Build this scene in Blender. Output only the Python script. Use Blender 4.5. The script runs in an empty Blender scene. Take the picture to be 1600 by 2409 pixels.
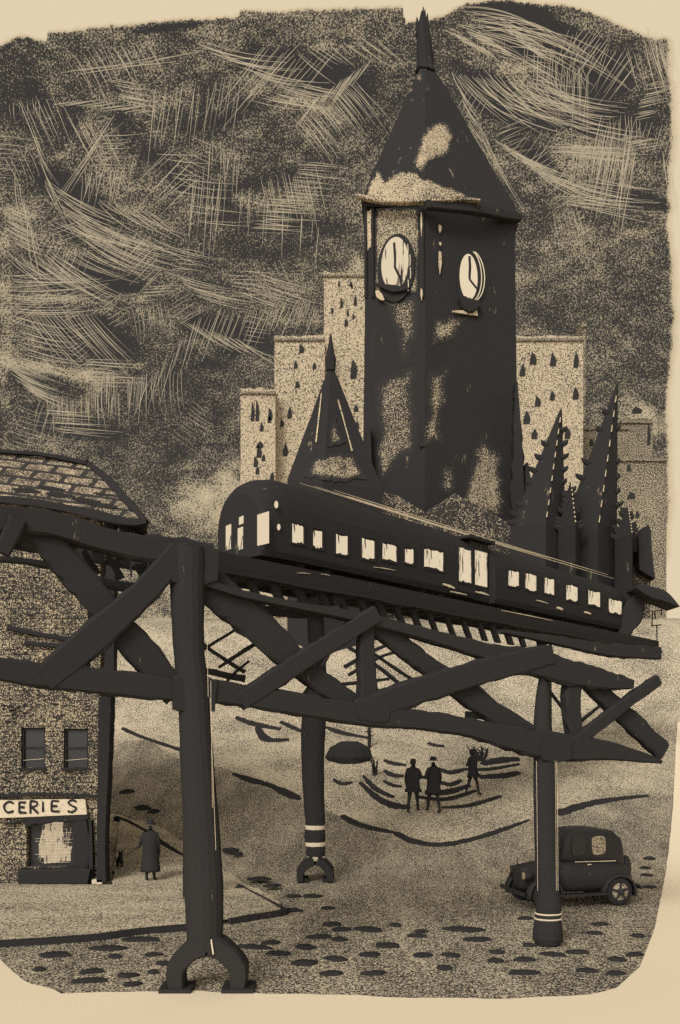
import bpy, bmesh, math, random
import numpy as np
from mathutils import Vector, Matrix, noise as mn
from mathutils.geometry import delaunay_2d_cdt
random.seed(7)
rng = np.random.default_rng(3)
S = bpy.context.scene
COL = S.collection
R = math.radians
F, HX, HY, EYE = 2200.0, 800.0, 1690.0, 5.0      # survey constants: lens, vanishing centre, eye height

EXPO = 0.40
KE = 2**-EXPO                 # light sources are set for the exposure
PAPER = (0.76, 0.625, 0.43)
INK = (0.045, 0.041, 0.038)

# ------------------------------------------------------------------ helpers
def W(px, py, d, o=0.0):
    """surveyed point: bearing, elevation and distance north of the lookout"""
    return Vector(((px-HX)/F*d, d+o, EYE-(py-HY)/F*d))

def sstep(a, b, x):
    t = min(1, max(0, (x-a)/(b-a))); return t*t*(3-2*t)

def terr(x, y):
    return 6.1*sstep(28, 60, y)+5.4*sstep(47, 61, y)

def G(px, py):
    """point of the ground on the given bearing"""
    u, v = (px-HX)/F, (HY-py)/F
    d = 4.0
    while d < 400:
        if EYE+v*d <= terr(u*d, d): break
        d += 0.05
    return Vector((u*d, d, terr(u*d, d)))

def tag(o, label=None, cat=None, group=None, kind=None):
    if label: o['label'] = label
    if cat: o['category'] = cat
    if group: o['group'] = group
    if kind: o['kind'] = kind
    return o

def empty(name, loc, label=None, cat=None, group=None):
    o = bpy.data.objects.new(name, None); COL.objects.link(o)
    o.location = loc; o.empty_display_size = 0.3
    tag(o, label, cat, group)
    bpy.context.view_layer.update()
    return o

def link(name, me, m, parent=None):
    if m is not None:
        for mm in (m if isinstance(m, (list, tuple)) else [m]): me.materials.append(mm)
    o = bpy.data.objects.new(name, me); COL.objects.link(o)
    if parent:
        o.parent = parent
        p = parent; off = Vector()
        while p: off += p.location; p = p.parent
        o.location = -off                 # parts are modelled in place coordinates
    return o

def world_off(p):
    off = Vector()
    while p: off += p.location; p = p.parent
    return off

def obj(name, bm, m, parent=None, smooth=False, loc=None):
    """links a bmesh built in place coordinates; origin moved to the part (its base centre)"""
    bmesh.ops.recalc_face_normals(bm, faces=bm.faces)
    if loc is None:
        xs = [v.co.x for v in bm.verts]; ys = [v.co.y for v in bm.verts]; zs = [v.co.z for v in bm.verts]
        loc = Vector(((min(xs)+max(xs))/2, (min(ys)+max(ys))/2, min(zs)))
    bm.transform(Matrix.Translation(-loc))
    me = bpy.data.meshes.new(name); bm.to_mesh(me); bm.free()
    if smooth: me.polygons.foreach_set('use_smooth', [True]*len(me.polygons))
    for mm in (m if isinstance(m, (list, tuple)) else [m]): me.materials.append(mm)
    o = bpy.data.objects.new(name, me); COL.objects.link(o)
    if parent: o.parent = parent
    o.location = loc - world_off(parent)
    return o

def prism(bm, pts, vec):
    """closed prism from a polygon (3d points) pushed along vec"""
    a = [bm.verts.new(p) for p in pts]; b = [bm.verts.new(Vector(p)+Vector(vec)) for p in pts]
    n = len(a)
    bm.faces.new(a); bm.faces.new(b[::-1])
    for i in range(n): bm.faces.new((a[i], b[i], b[(i+1) % n], a[(i+1) % n]))
    return bm

def box(bm, a, b):
    x0, y0, z0 = a; x1, y1, z1 = b
    return prism(bm, [(x0, y0, z0), (x1, y0, z0), (x1, y1, z0), (x0, y1, z0)], (0, 0, z1-z0))

def loft(bm, rings, cap=True, closed=True):
    vs = [[bm.verts.new(p) for p in r] for r in rings]
    n = len(vs[0])
    for a, b in zip(vs[:-1], vs[1:]):
        for i in range(n if closed else n-1):
            bm.faces.new((a[i], a[(i+1) % n], b[(i+1) % n], b[i]))
    if cap: bm.faces.new(vs[0][::-1]); bm.faces.new(vs[-1])
    return bm

def catmull(pts, n):
    out = []
    P = [pts[0]]+list(pts)+[pts[-1]]
    for i in range(1, len(P)-2):
        for k in range(n):
            t = k/n; a, b, c, d = P[i-1], P[i], P[i+1], P[i+2]
            out.append([0.5*((2*b[j])+(-a[j]+c[j])*t+(2*a[j]-5*b[j]+4*c[j]-d[j])*t*t+(-a[j]+3*b[j]-3*c[j]+d[j])*t**3) for j in range(len(a))])
    out.append(list(pts[-1])); return out

def beam(bm, pts, ws, thick, N=Vector((0, -1, 0)), jit=0.05, step=0.16, seed=None):
    """hand-hewn beam: rectangular section of width ws swept along pts, N = direction of its thickness"""
    rnd = random.Random(seed if seed is not None else random.random())
    N = Vector(N).normalized()
    data = [list(p)+[w] for p, w in zip(pts, ws)]
    L = sum((Vector(a[:3])-Vector(b[:3])).length for a, b in zip(data[:-1], data[1:]))
    n = max(2, int(L/step/max(1, len(data)-1)))
    c = catmull(data, n)
    rings = []
    for i, q in enumerate(c):
        p = Vector(q[:3]); w = q[3]
        a = Vector(c[max(0, i-1)][:3]); b = Vector(c[min(len(c)-1, i+1)][:3])
        T = (b-a).normalized(); s = T.cross(N).normalized(); nn = s.cross(T).normalized()
        j = lambda: 1+rnd.uniform(-jit, jit)*1.5
        h = thick/2; e = w/2*0.8
        rings.append([p+s*w/2*j()+nn*h*.7, p+s*e+nn*h, p-s*e+nn*h, p-s*w/2*j()+nn*h*.7,
                      p-s*w/2*j()-nn*h*.7, p-s*e-nn*h, p+s*e-nn*h, p+s*w/2*j()-nn*h*.7])
    return loft(bm, rings)

def tube(bm, pts, rs, n=10, jit=0.0):
    rings = []
    pts = [Vector(p) for p in pts]
    for i, p in enumerate(pts):
        T = (pts[min(len(pts)-1, i+1)]-pts[max(0, i-1)]).normalized()
        up = Vector((0, 0, 1)) if abs(T.z) < .9 else Vector((0, 1, 0))
        s = T.cross(up).normalized(); u = s.cross(T).normalized()
        r = rs[i] if isinstance(rs, (list, tuple)) else rs
        rings.append([p+(s*math.cos(2*math.pi*k/n)+u*math.sin(2*math.pi*k/n))*r*(1+random.uniform(-jit, jit)) for k in range(n)])
    return loft(bm, rings)

def ellipsoid(bm, c, r, rot=0, u=16, v=10):
    M = Matrix.Translation(c) @ Matrix.Rotation(rot, 4, 'Z') @ Matrix.Diagonal((r[0], r[1], r[2], 1))
    bmesh.ops.create_uvsphere(bm, u_segments=u, v_segments=v, radius=1, matrix=M)

# ------------------------------------------------------------------ materials
def nodes(name):
    m = bpy.data.materials.new(name); m.use_nodes = True
    nt = m.node_tree; nt.nodes.clear()
    return m, nt, nt.nodes.new, nt.links.new

def mathn(nt, op, a, b=None, clamp=False):
    n = nt.nodes.new('ShaderNodeMath'); n.operation = op; n.use_clamp = clamp
    for i, v in enumerate((a, b)):
        if v is None: continue
        if isinstance(v, (int, float)): n.inputs[i].default_value = v
        else: nt.links.new(v, n.inputs[i])
    return n.outputs[0]

def noise_n(nt, co, scale, detail=2, rough=.5, vec=None):
    n = nt.nodes.new('ShaderNodeTexNoise'); n.inputs['Scale'].default_value = scale
    n.inputs['Detail'].default_value = detail; n.inputs['Roughness'].default_value = rough
    if vec:
        mp = nt.nodes.new('ShaderNodeMapping'); mp.inputs['Scale'].default_value = vec
        nt.links.new(co, mp.inputs[0]); co = mp.outputs[0]
    nt.links.new(co, n.inputs['Vector']); return n.outputs['Fac']

def grainfac(nt, co, D, size, var=0.25, bigsize=None, stretch=None, attr=None, extra=None, soft=.11, gain=.55):
    """1 where the dark grains of the surface sit; D is the share of dark grains"""
    g = noise_n(nt, co, 1.0/size, 1.5, .6)
    v = mathn(nt, 'ADD', g, (D-.5)*gain)
    if var:
        b = noise_n(nt, co, 1.0/(bigsize or size*25), 3, .6, stretch)
        v = mathn(nt, 'ADD', v, mathn(nt, 'MULTIPLY', mathn(nt, 'SUBTRACT', b, .5), var*2))
    if attr:
        a = nt.nodes.new('ShaderNodeAttribute'); a.attribute_name = attr
        v = mathn(nt, 'ADD', v, mathn(nt, 'MULTIPLY', mathn(nt, 'SUBTRACT', a.outputs['Fac'], .5), gain))
    if extra is not None: v = mathn(nt, 'ADD', v, extra)
    mr = nt.nodes.new('ShaderNodeMapRange'); mr.interpolation_type = 'SMOOTHSTEP'
    nt.links.new(v, mr.inputs[0]); mr.inputs[1].default_value = .5-soft; mr.inputs[2].default_value = .5+soft
    return mr.outputs[0]

def mixc(nt, fac, a, b):
    n = nt.nodes.new('ShaderNodeMix'); n.data_type = 'RGBA'
    if isinstance(fac, (int, float)): n.inputs[0].default_value = fac
    else: nt.links.new(fac, n.inputs[0])
    for i, v in ((6, a), (7, b)):
        if isinstance(v, tuple): n.inputs[i].default_value = (*v[:3], 1)
        else: nt.links.new(v, n.inputs[i])
    return n.outputs[2]

def surf(nt, col, rough=.9, bump=None, bstr=.3, bdist=.02, spec=.15):
    p = nt.nodes.new('ShaderNodeBsdfPrincipled'); o = nt.nodes.new('ShaderNodeOutputMaterial')
    nt.links.new(col, p.inputs['Base Color']); p.inputs['Roughness'].default_value = rough
    p.inputs['Specular IOR Level'].default_value = spec
    if bump is not None:
        b = nt.nodes.new('ShaderNodeBump'); b.inputs['Strength'].default_value = bstr; b.inputs['Distance'].default_value = bdist
        nt.links.new(bump, b.inputs['Height']); nt.links.new(b.outputs[0], p.inputs['Normal'])
    nt.links.new(p.outputs[0], o.inputs[0])

def grain(name, D, size, var=.12, light=None, dark=None, bigsize=None, stretch=None, attr=None, bstr=.2):
    m, nt, new, lk = nodes(name)
    co = new('ShaderNodeTexCoord').outputs['Object']
    f = grainfac(nt, co, D, size, var, bigsize, stretch, attr)
    c = mixc(nt, f, light or (.77, .645, .45), dark or (.038, .035, .033))
    surf(nt, c, .92, f, bstr, size*.3); return m

def inkmat(name, size, D=.86, spec=.04, rough=.95):
    m, nt, new, lk = nodes(name)
    co = new('ShaderNodeTexCoord').outputs['Object']
    n1 = noise_n(nt, co, 1/size, 2)
    f = noise_n(nt, co, 1/(size*3), 4, .7, (1, 1, .25))
    mr = new('ShaderNodeMapRange'); lk(f, mr.inputs[0]); mr.inputs[1].default_value = D-.16; mr.inputs[2].default_value = D-.10
    c = mixc(nt, mr.outputs[0], (.0355, .033, .032), (.30, .24, .165))
    c = mixc(nt, mathn(nt, 'MULTIPLY', n1, .25), c, (.048, .044, .042))
    surf(nt, c, rough, n1, .3, size*.2, spec); return m

def glow(name, col=PAPER, st=1.0, streak=None, size=.05):
    m, nt, new, lk = nodes(name)
    e = new('ShaderNodeEmission'); o = new('ShaderNodeOutputMaterial')
    e.inputs[1].default_value = st*KE
    if streak:
        co = new('ShaderNodeTexCoord').outputs['Object']
        n = noise_n(nt, co, 1/size, 2, .6, streak)
        mr = new('ShaderNodeMapRange'); lk(n, mr.inputs[0]); mr.inputs[1].default_value = .58; mr.inputs[2].default_value = .64
        lk(mixc(nt, mr.outputs[0], col, (.06, .05, .045)), e.inputs[0])
    else: e.inputs[0].default_value = (*col, 1)
    lk(e.outputs[0], o.inputs[0]); return m

M_IRON = inkmat('black_iron', .06, .84)
M_IRON_FAR = inkmat('black_iron_fine', .12)
M_BLACK = inkmat('black_stone', .35, .80)  # black base colour; carries the shade of the tower's right face
M_CAR = inkmat('black_car_paint', .03, .88, .2, .55)
M_COAT = inkmat('black_wool', .04, .95, .05, .95)
M_SNOWRING = grain('pale_band_paint', .12, .03)
M_GLOW = glow('lit_window', PAPER, 1.0)
M_GLOWS = glow('lit_window_streaked', PAPER, 1.0, (1, 1, .12), .07)
M_CLOCK = glow('lit_clock_dial', PAPER, 1.0, (1, 1, .15), .32)
M_CLOCKP = glow('lit_clock_dial_plain', PAPER, 1.05)
M_PALE_LINE = grain('pale_line', .1, .03)

# ------------------------------------------------------------------ camera, light, world
cam = bpy.data.cameras.new('camera'); co_ = bpy.data.objects.new('camera', cam); COL.objects.link(co_)
cam.sensor_fit = 'VERTICAL'; cam.sensor_height = 36; cam.lens = F/2409*36
cam.shift_y = (HY-1204.5)/2409; cam.clip_end = 6000; cam.clip_start = .1
co_.location = (0, 0, EYE); co_.rotation_euler = (R(90), 0, 0)
S.camera = co_

w = bpy.data.worlds.new('World'); S.world = w; w.use_nodes = True
nt = w.node_tree; nt.nodes.clear()
sky = nt.nodes.new('ShaderNodeTexSky'); sky.sky_type = 'NISHITA'; sky.sun_disc = False
SUN_EL, SUN_AZ = 38, 205       # behind the lookout, to the left
sky.sun_elevation = R(SUN_EL); sky.sun_rotation = R(SUN_AZ)
bw = nt.nodes.new('ShaderNodeRGBToBW'); nt.links.new(sky.outputs[0], bw.inputs[0])
warm = mixc(nt, 1.0, (0, 0, 0), (0, 0, 0))
mul = nt.nodes.new('ShaderNodeVectorMath'); mul.operation = 'SCALE'; mul.inputs[0].default_value = (1.0, .975, .94)
nt.links.new(bw.outputs[0], mul.inputs['Scale'])
bg = nt.nodes.new('ShaderNodeBackground'); bg.inputs[1].default_value = .15
nt.links.new(mul.outputs[0], bg.inputs[0])
wo = nt.nodes.new('ShaderNodeOutputWorld'); nt.links.new(bg.outputs[0], wo.inputs[0])

sl = bpy.data.lights.new('sun', 'SUN'); sl.energy = 1.2; sl.angle = R(20); sl.color = (1, .98, .94)
so = bpy.data.objects.new('sun', sl); COL.objects.link(so)
d = Vector((math.sin(R(SUN_AZ))*math.cos(R(SUN_EL)), math.cos(R(SUN_AZ))*math.cos(R(SUN_EL)), math.sin(R(SUN_EL))))
so.rotation_euler = d.to_track_quat('Z', 'Y').to_euler()
S.view_settings.view_transform = 'Standard'; S.view_settings.look = 'None'
S.view_settings.exposure = EXPO; S.view_settings.gamma = 1

# ------------------------------------------------------------------ sky dome with the cloud bank
RS = 900.0
def fbm(x, y, seed, oct=4):
    r = np.random.default_rng(seed); T = r.random((128, 128)); out = 0; amp = 1; tot = 0
    for o in range(oct):
        xi = np.floor(x).astype(int); yi = np.floor(y).astype(int); fx = x-xi; fy = y-yi
        fx = fx*fx*(3-2*fx); fy = fy*fy*(3-2*fy)
        a = T[xi % 128, yi % 128]; b = T[(xi+1) % 128, yi % 128]; c = T[xi % 128, (yi+1) % 128]; e = T[(xi+1) % 128, (yi+1) % 128]
        out = out+amp*((a*(1-fx)+b*fx)*(1-fy)+(c*(1-fx)+e*fx)*fy); tot += amp; amp *= .5; x = x*2.03+7; y = y*2.03+3
    return out/tot

az = np.concatenate([np.linspace(-100, -26, 26, endpoint=False), np.linspace(-26, 26, 440), np.linspace(26, 100, 27)[1:]])
el = np.concatenate([np.linspace(-6, 0, 5, endpoint=False), np.linspace(0, 39, 400), np.linspace(39, 62, 12)[1:]])
AZ, EL = np.meshgrid(np.radians(az), np.radians(el))
X = np.sin(AZ)*np.cos(EL); Y = np.cos(AZ)*np.cos(EL); Z = np.sin(EL)
# cloud chart: bearing / height coordinates of the bank, in chart units
caz = np.clip(AZ, -1.2, 1.2)
CX = HX+F*np.tan(np.clip(caz, -.9, .9)); CY = HY-F*np.tan(EL)/np.cos(np.clip(caz, -.9, .9))
D = .63+.22*(fbm(CX/230+20, CY/120+20, 1)-.5)+.36*(fbm(CX/40+9, CY/26+9, 2)-.5)
def blob(x, y, rx, ry, ang, s):
    global D
    a = math.radians(ang); dx = CX-x; dy = CY-y
    wob = 1+.9*(fbm(CX/70+50, CY/50+50, int(x) % 97, 3)-.5)
    u = (dx*math.cos(a)+dy*math.sin(a))/rx; v = (-dx*math.sin(a)+dy*math.cos(a))/ry
    q = (u*u+v*v)*wob
    D = D+s*(.72 if abs(s) < .45 else 1)*np.clip(1.25-q, 0, 1)**.8
for b in [(730,170,190,55,12,.42),(800,215,110,45,20,.3),(560,260,170,22,-18,.25),(480,450,110,24,25,.35),(650,520,180,28,4,.3),
          (190,470,140,42,35,.38),(215,560,150,32,28,.25),(190,650,170,48,14,.42),(200,790,140,60,20,.4),(170,1000,110,32,8,.35),
          (550,790,130,42,15,.4),(150,300,90,34,-50,.25),(330,330,90,34,50,.2),(60,240,60,50,0,.15),(400,65,100,9,-8,.4),
          (1290,105,210,62,30,.5),(1190,240,140,48,32,.42),(1390,260,150,55,18,.42),(1500,470,110,20,12,.4),(1250,360,90,22,35,.35),
          (1440,140,70,45,40,.25),(350,980,160,120,0,.12),(480,900,120,90,20,.16),(100,900,110,26,16,.2),(1340,880,60,60,0,.1),
          (60,1110,100,50,0,.15), (690,410,150,24,-14,.22)]: blob(*b)
for b in [(760,110,70,14,0,-.15),(740,250,100,18,30,-.15),(380,230,120,26,0,-.12),(170,520,160,18,10,-.12),(1220,180,90,30,30,-.22),
          (1300,330,90,22,20,-.15),(200,700,190,14,0,-.25),(170,880,170,18,8,-.2),(600,470,120,30,0,-.12),(1400,400,110,60,0,-.1),
          (12,760,16,330,0,-.16),(490,1190,90,70,-25,-.28),(550,1120,40,60,-30,-.2),(1530,1290,80,150,0,-.35),(1540,1440,100,130,0,-.8),
          (350,1400,700,140,0,-.16),(1000,1520,900,110,0,-.35),(700,1480,160,120,0,-.15),(1500,1000,90,60,0,-.2),(840,700,60,100,0,-.2),
          (600,1430,70,60,0,-.15)]: blob(*b)
# pale sky past the rim of the bank, imitating a blank paper margin
rag = 16*(fbm(CX/110+3, CY*0+3.5, 11, 3)-.5)+14*(fbm(CX/9+3, CY/9, 12, 3)-.5)
rim = np.interp(CX, [-900,-60,0,45,110,112,330,560,562,760,948,955,1040,1095,1200,1330,1440,1480,1540,1592,1650,2600],
                    [120,60,110,88,100,82,58,44,30,24,22,62,42,12,6,14,52,70,92,92,60,130])
up = np.clip(((rim+rag*.7)-CY)/22, 0, 1)
side = np.clip((CX+24*(fbm(CX*0+2, CY/160, 14)-.5)+8*(fbm(CX/8, CY/8, 16)-.5)-1568)/26, 0, 1)+np.clip((8+20*(fbm(CX*0+2, CY/170, 15)-.5)+8*(fbm(CX/8, CY/8, 16)-.5)-CX)/22, 0, 1)
side = side*np.where(CX > 800, 1.0, .0)*np.clip(1-(np.maximum(CX-1650, -20-CX)-30*(fbm(CX/60, CY/60, 17)-.5))/70, 0, 1)   # narrow pale strip imitating the right paper margin, the bank goes on beyond
D = D-2.2*np.clip(up, 0, 1)-1.3*side
D = np.where((CX > -900) & (CX < 2600), D, .5)
nv, nu = AZ.shape
me = bpy.data.meshes.new('sky')
co = np.stack([X, Y, Z], -1).reshape(-1, 3)*RS
me.vertices.add(nv*nu); me.vertices.foreach_set('co', co.ravel())
i = (np.arange(nv-1)[:, None]*nu+np.arange(nu-1)[None]).ravel()
q = np.stack([i, i+nu, i+nu+1, i+1], -1)
me.loops.add(q.size); me.loops.foreach_set('vertex_index', q.ravel())
me.polygons.add(len(q)); me.polygons.foreach_set('loop_start', np.arange(len(q))*4); me.polygons.foreach_set('loop_total', np.full(len(q), 4))
me.update(calc_edges=True)
at = me.attributes.new('cloud', 'FLOAT', 'POINT'); at.data.foreach_set('value', D.ravel().astype(np.float32))
me.polygons.foreach_set('use_smooth', [True]*len(q))
m, nt, new, lk = nodes('storm_cloud')
co = new('ShaderNodeTexCoord').outputs['Object']
f = grainfac(nt, co, .5, 1.12, .05, 30, None, 'cloud', soft=.13, gain=.62)
e = new('ShaderNodeEmission'); o = new('ShaderNodeOutputMaterial')
a_ = new('ShaderNodeAttribute'); a_.attribute_name = 'cloud'
mr = new('ShaderNodeMapRange'); lk(a_.outputs['Fac'], mr.inputs[0]); mr.inputs[1].default_value = .15; mr.inputs[2].default_value = -.5
e.inputs[1].default_value = KE; m2 = new('ShaderNodeMapRange'); lk(a_.outputs['Fac'], m2.inputs[0]); m2.inputs[1].default_value = .62; m2.inputs[2].default_value = .2
lk(mixc(nt, mr.outputs[0], mixc(nt, f, mixc(nt, m2.outputs[0], (.385, .315, .205), (.64, .51, .325)), INK), PAPER), e.inputs[0])
lk(e.outputs[0], o.inputs[0])
me.materials.append(m)
so_ = bpy.data.objects.new('sky', me); COL.objects.link(so_); so_.location = (0, 0, EYE); tag(so_, kind='structure')

# pale wisps scraped across the bank
bmw = bmesh.new()
def wisp(x, y, vx, vy, curve=0, w=1.5):
    n = 7; L = math.hypot(vx, vy); nx, ny = -vy/L, vx/L; rings = []
    for k in range(n):
        t = k/(n-1); b = curve*L*4*t*(1-t)
        px = x+vx*t+nx*b; py = y+vy*t+ny*b
        c = Vector(((px-HX)/F, 1, (HY-py)/F)).normalized()
        T = Vector((vx, 0, -vy)).normalized(); s = T.cross(c).normalized()
        h = w*(.25+.75*math.sin(math.pi*min(.93, max(.07, t+.1))))/F*RS/2
        P = c*(RS-4)+Vector((0, 0, EYE))
        rings.append([P+s*h, P-s*h, P+c*h*1.2])
    loft(bmw, rings)
def hatch(x0, y0, x1, y1, n, vx, vy, curve=0., wmin=.7, wmax=1.6, fan=.0):
    for k in range(n):
        t = (k+random.uniform(-.35, .35))/max(1, n-1)
        s = random.uniform(.6, 1.15); a = random.gauss(0, .045)+fan*(t-.5)
        wx, wy = (vx*math.cos(a)-vy*math.sin(a))*s, (vx*math.sin(a)+vy*math.cos(a))*s
        j = .12*random.uniform(-1, 1)
        wisp(x0+(x1-x0)*t+vx*j, y0+(y1-y0)*t+vy*j, wx, wy, curve*random.uniform(.5, 1.3), random.uniform(wmin, wmax))
for h in [
 (160,140,335,95,11,60,115,-.03),(140,245,300,260,6,90,-14,0),(150,180,330,150,4,160,-25,0),(260,190,300,250,7,110,22,.02),(370,215,565,190,10,-25,165,0),
 (460,95,640,190,9,190,38,.05),(610,130,700,110,4,-130,160,0),(690,290,835,195,22,78,95,-.03),(740,235,870,150,14,-50,70,.0),
 (605,240,720,200,9,140,28,.03),(700,120,880,90,8,80,60,.02),(715,380,600,535,17,112,9,0),(455,400,525,430,7,-16,165,0),(500,330,560,360,5,-6,120,0),
 (620,430,740,400,9,30,150,0),(560,440,740,520,6,-6,110,0),(390,380,450,520,5,160,14,.02),(120,430,190,560,15,185,95,.05),
 (0,480,30,570,13,95,42,.04),(40,420,80,560,6,30,140,.05),(20,600,140,600,16,180,115,.06),(140,590,300,580,8,170,70,.06),(10,650,40,735,12,235,-4,.03),
 (60,740,215,730,16,135,150,.03),(0,830,60,915,15,125,52,.04),(30,740,60,860,9,170,40,.04),(195,845,225,900,9,120,10,0),
 (120,945,280,925,13,2,75,0),(110,965,135,1015,8,150,14,0),(215,900,275,880,8,0,90,0),(430,755,565,800,10,95,60,.05),(500,735,745,715,15,-42,110,0),
 (600,640,580,690,7,150,48,.03),(400,640,470,700,8,150,38,.03),(560,640,540,700,5,110,10,0),(475,740,350,900,7,-38,115,0),(300,890,345,880,5,-8,110,0),
 (70,300,110,430,5,60,120,.02),(40,240,120,230,4,60,150,0),(150,260,240,300,5,80,150,.0),(270,270,200,380,4,-110,160,0),(200,420,310,380,6,-20,90,0),
 (420,340,470,420,5,-120,110,0),(660,150,800,120,5,-110,130,0),(120,520,360,560,9,210,70,.05),(350,560,380,640,4,-60,60,0),
 (240,480,350,500,9,120,70,.06),(620,470,600,540,6,130,4,0),(340,680,330,700,3,80,-4,0),
 (1090,28,1160,95,13,330,120,-.10),(1380,55,1495,150,9,-75,110,0),(1080,60,1160,120,10,120,55,-.08),(1075,180,1230,170,16,150,120,.07),
 (1240,90,1380,180,11,-8,140,0),(1170,250,1260,190,12,260,70,.05),(1230,130,1290,230,8,110,60,.0),(1410,290,1500,340,16,-42,225,0),
 (1290,338,1320,366,7,210,14,0),(1170,330,1270,400,11,190,80,.07),(1370,425,1340,478,9,225,42,.02),(1330,465,1345,480,3,120,4,0),
 (1495,275,1525,200,8,72,-14,0),(1515,75,1560,90,6,38,150,.03),(1070,180,1100,290,6,60,90,.05),(1130,290,1135,310,3,90,190,.03),
 (1350,350,1440,330,10,-20,120,0),(1460,330,1500,350,5,70,-14,0),(1180,60,1240,110,6,90,50,.08),(1560,350,1585,420,3,12,110,0),(1300,215,1350,300,7,160,40,.05),
 (1040,70,1110,110,8,70,40,-.1)]:
    hatch(*h)
    hatch(h[0]+random.uniform(-9, 9), h[1]+random.uniform(-9, 9), h[2]+random.uniform(-9, 9), h[3]+random.uniform(-9, 9), int(h[4]*1.25), h[5]*.75, h[6]*.75, h[7], .6, 1.15)
rx_ = random.Random(21)
for k in range(46):          # short faint sheaves filling the spaces between
    x, y = (rx_.uniform(-260, 700), rx_.uniform(120, 960)) if k % 3 else (rx_.uniform(1120, 1800), rx_.uniform(80, 520))
    a = rx_.choice([.15, .5, 1.2, 1.45, 2.0, -.5])+rx_.uniform(-.2, .2); L = rx_.uniform(50, 110); nn = rx_.randint(5, 12); g_ = rx_.uniform(7, 12)
    hatch(x, y, x-math.sin(a)*g_*nn, y+math.cos(a)*g_*nn, nn, math.cos(a)*L, math.sin(a)*L, rx_.uniform(-.03, .05), .5, 1.05)
wo_ = obj('cloud_wisps', bmw, glow('pale_wisp', (.50, .41, .275), 1.0))
tag(wo_, 'fine pale wisps streaking in hatched sheaves across the dark storm clouds', 'wisps', kind='stuff')

# ------------------------------------------------------------------ ground
def sheet(name, poly, off, mat, px=True, step=.9, kind='structure'):
    P = [G(x, y) if px else Vector((x, y, terr(x, y))) for x, y in poly]
    out = []
    for a, b in zip(P, P[1:]+P[:1]):
        n = max(1, int((a-b).length/.3))
        for k in range(n):
            q = Vector((a.x+(b.x-a.x)*k/n, a.y+(b.y-a.y)*k/n)); w_ = mn.noise(Vector((q.x*1.3, q.y*1.3, off*50)))*.16*(1 if px else 0)
            out.append((q.x+w_*.5, q.y+w_))
    n = len(out); pts = [Vector(p) for p in out]
    xs = [p[0] for p in out]; ys = [p[1] for p in out]
    x = min(xs)+step/2
    while x < max(xs):
        y = min(ys)+step/2
        while y < max(ys): pts.append(Vector((x, y))); y += step
        x += step
    vo, eo, fo, *_ = delaunay_2d_cdt(pts, [], [list(range(n))], 1, 1e-4)
    bm = bmesh.new(); vs = [bm.verts.new((p.x, p.y, terr(p.x, p.y)+off)) for p in vo]
    for f in fo:
        try: bm.faces.new([vs[k] for k in f])
        except ValueError: pass
    bmesh.ops.delete(bm, geom=[v for v in bm.verts if not v.link_faces], context='VERTS')
    bmesh.ops.recalc_face_normals(bm, faces=bm.faces)
    if sum(f.normal.z for f in bm.faces) < 0: bmesh.ops.reverse_faces(bm, faces=bm.faces)
    me = bpy.data.meshes.new(name); bm.to_mesh(me); bm.free(); me.materials.append(mat)
    me.polygons.foreach_set('use_smooth', [True]*len(me.polygons))
    o = bpy.data.objects.new(name, me); COL.objects.link(o)
    return tag(o, kind=kind)

bm = bmesh.new()
xs = [-2500, -800, -250, -90]+[-40+1.6*k for k in range(51)]+[90, 250, 800, 2500]
ys = [-400, -60, -10]+[0+1.0*k for k in range(66)]+[80, 120, 250, 800, 2500]
g = [[bm.verts.new((x, y, terr(x, y))) for x in xs] for y in ys]
for j in range(len(ys)-1):
    for k in range(len(xs)-1): bm.faces.new((g[j][k], g[j][k+1], g[j+1][k+1], g[j+1][k]))
M_LAND = grain('pale_gritty_ground', .48, .045, .12, bigsize=2.5)
tag(obj('ground', bm, M_LAND, smooth=True, loc=Vector((0, 0, 0))), kind='structure')
M_ROAD = grain('wet_gritty_road', .58, .034, .09, bigsize=1.6, stretch=(1.6, .5, 1))
M_PAVE = grain('pale_pavement', .47, .034, .10, bigsize=1.8, stretch=(.4, 1.6, 1))
M_FORE = grain('cream_paper_margin', -.25, .05, .04, light=(.92, .77, .545))  # cream ground colour standing in for the blank paper margin
sheet('road', [(-150,2420),(-150,2232),(0,2228),(210,2214),(440,2186),(560,2172),(668,2150),(640,2120),(560,2075),(440,1990),(345,1940),(300,1922),(262,1910),(250,1800),(290,1745),(345,1742),(400,1775),(450,1800),(520,1805),(560,1822),(640,1858),(705,1884),
               (800,1922),(880,1960),(960,1984),(1020,1990),(1100,1978),(1240,1932),(1310,1922),(1400,1890),(1530,1876),(1700,1872),(1700,2420)], .02, M_ROAD)
sheet('pavement', [(-260,2090),(265,2090),(280,1935),(345,1940),(440,1990),(560,2075),(640,2120),(668,2150),(560,2172),(440,2186),(210,2214),(0,2228),(-300,2238)], .12, M_PAVE)
sheet('paper_margin_paving', [(-300,2290),(0,2262),(22,2290),(70,2322),(150,2342),(420,2338),(800,2345),(1150,2356),(1380,2348),(1450,2330),(1505,2280),(1540,2190),(1562,2080),(1578,1960),(1584,1890),(1590,1760),(1594,1700),
                     (1800,1690),(1800,2300),(1800,2560),(-300,2560)], .04, M_FORE, step=.6)  # added pale sheet, shaped as the paper margin along bottom and right

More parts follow.
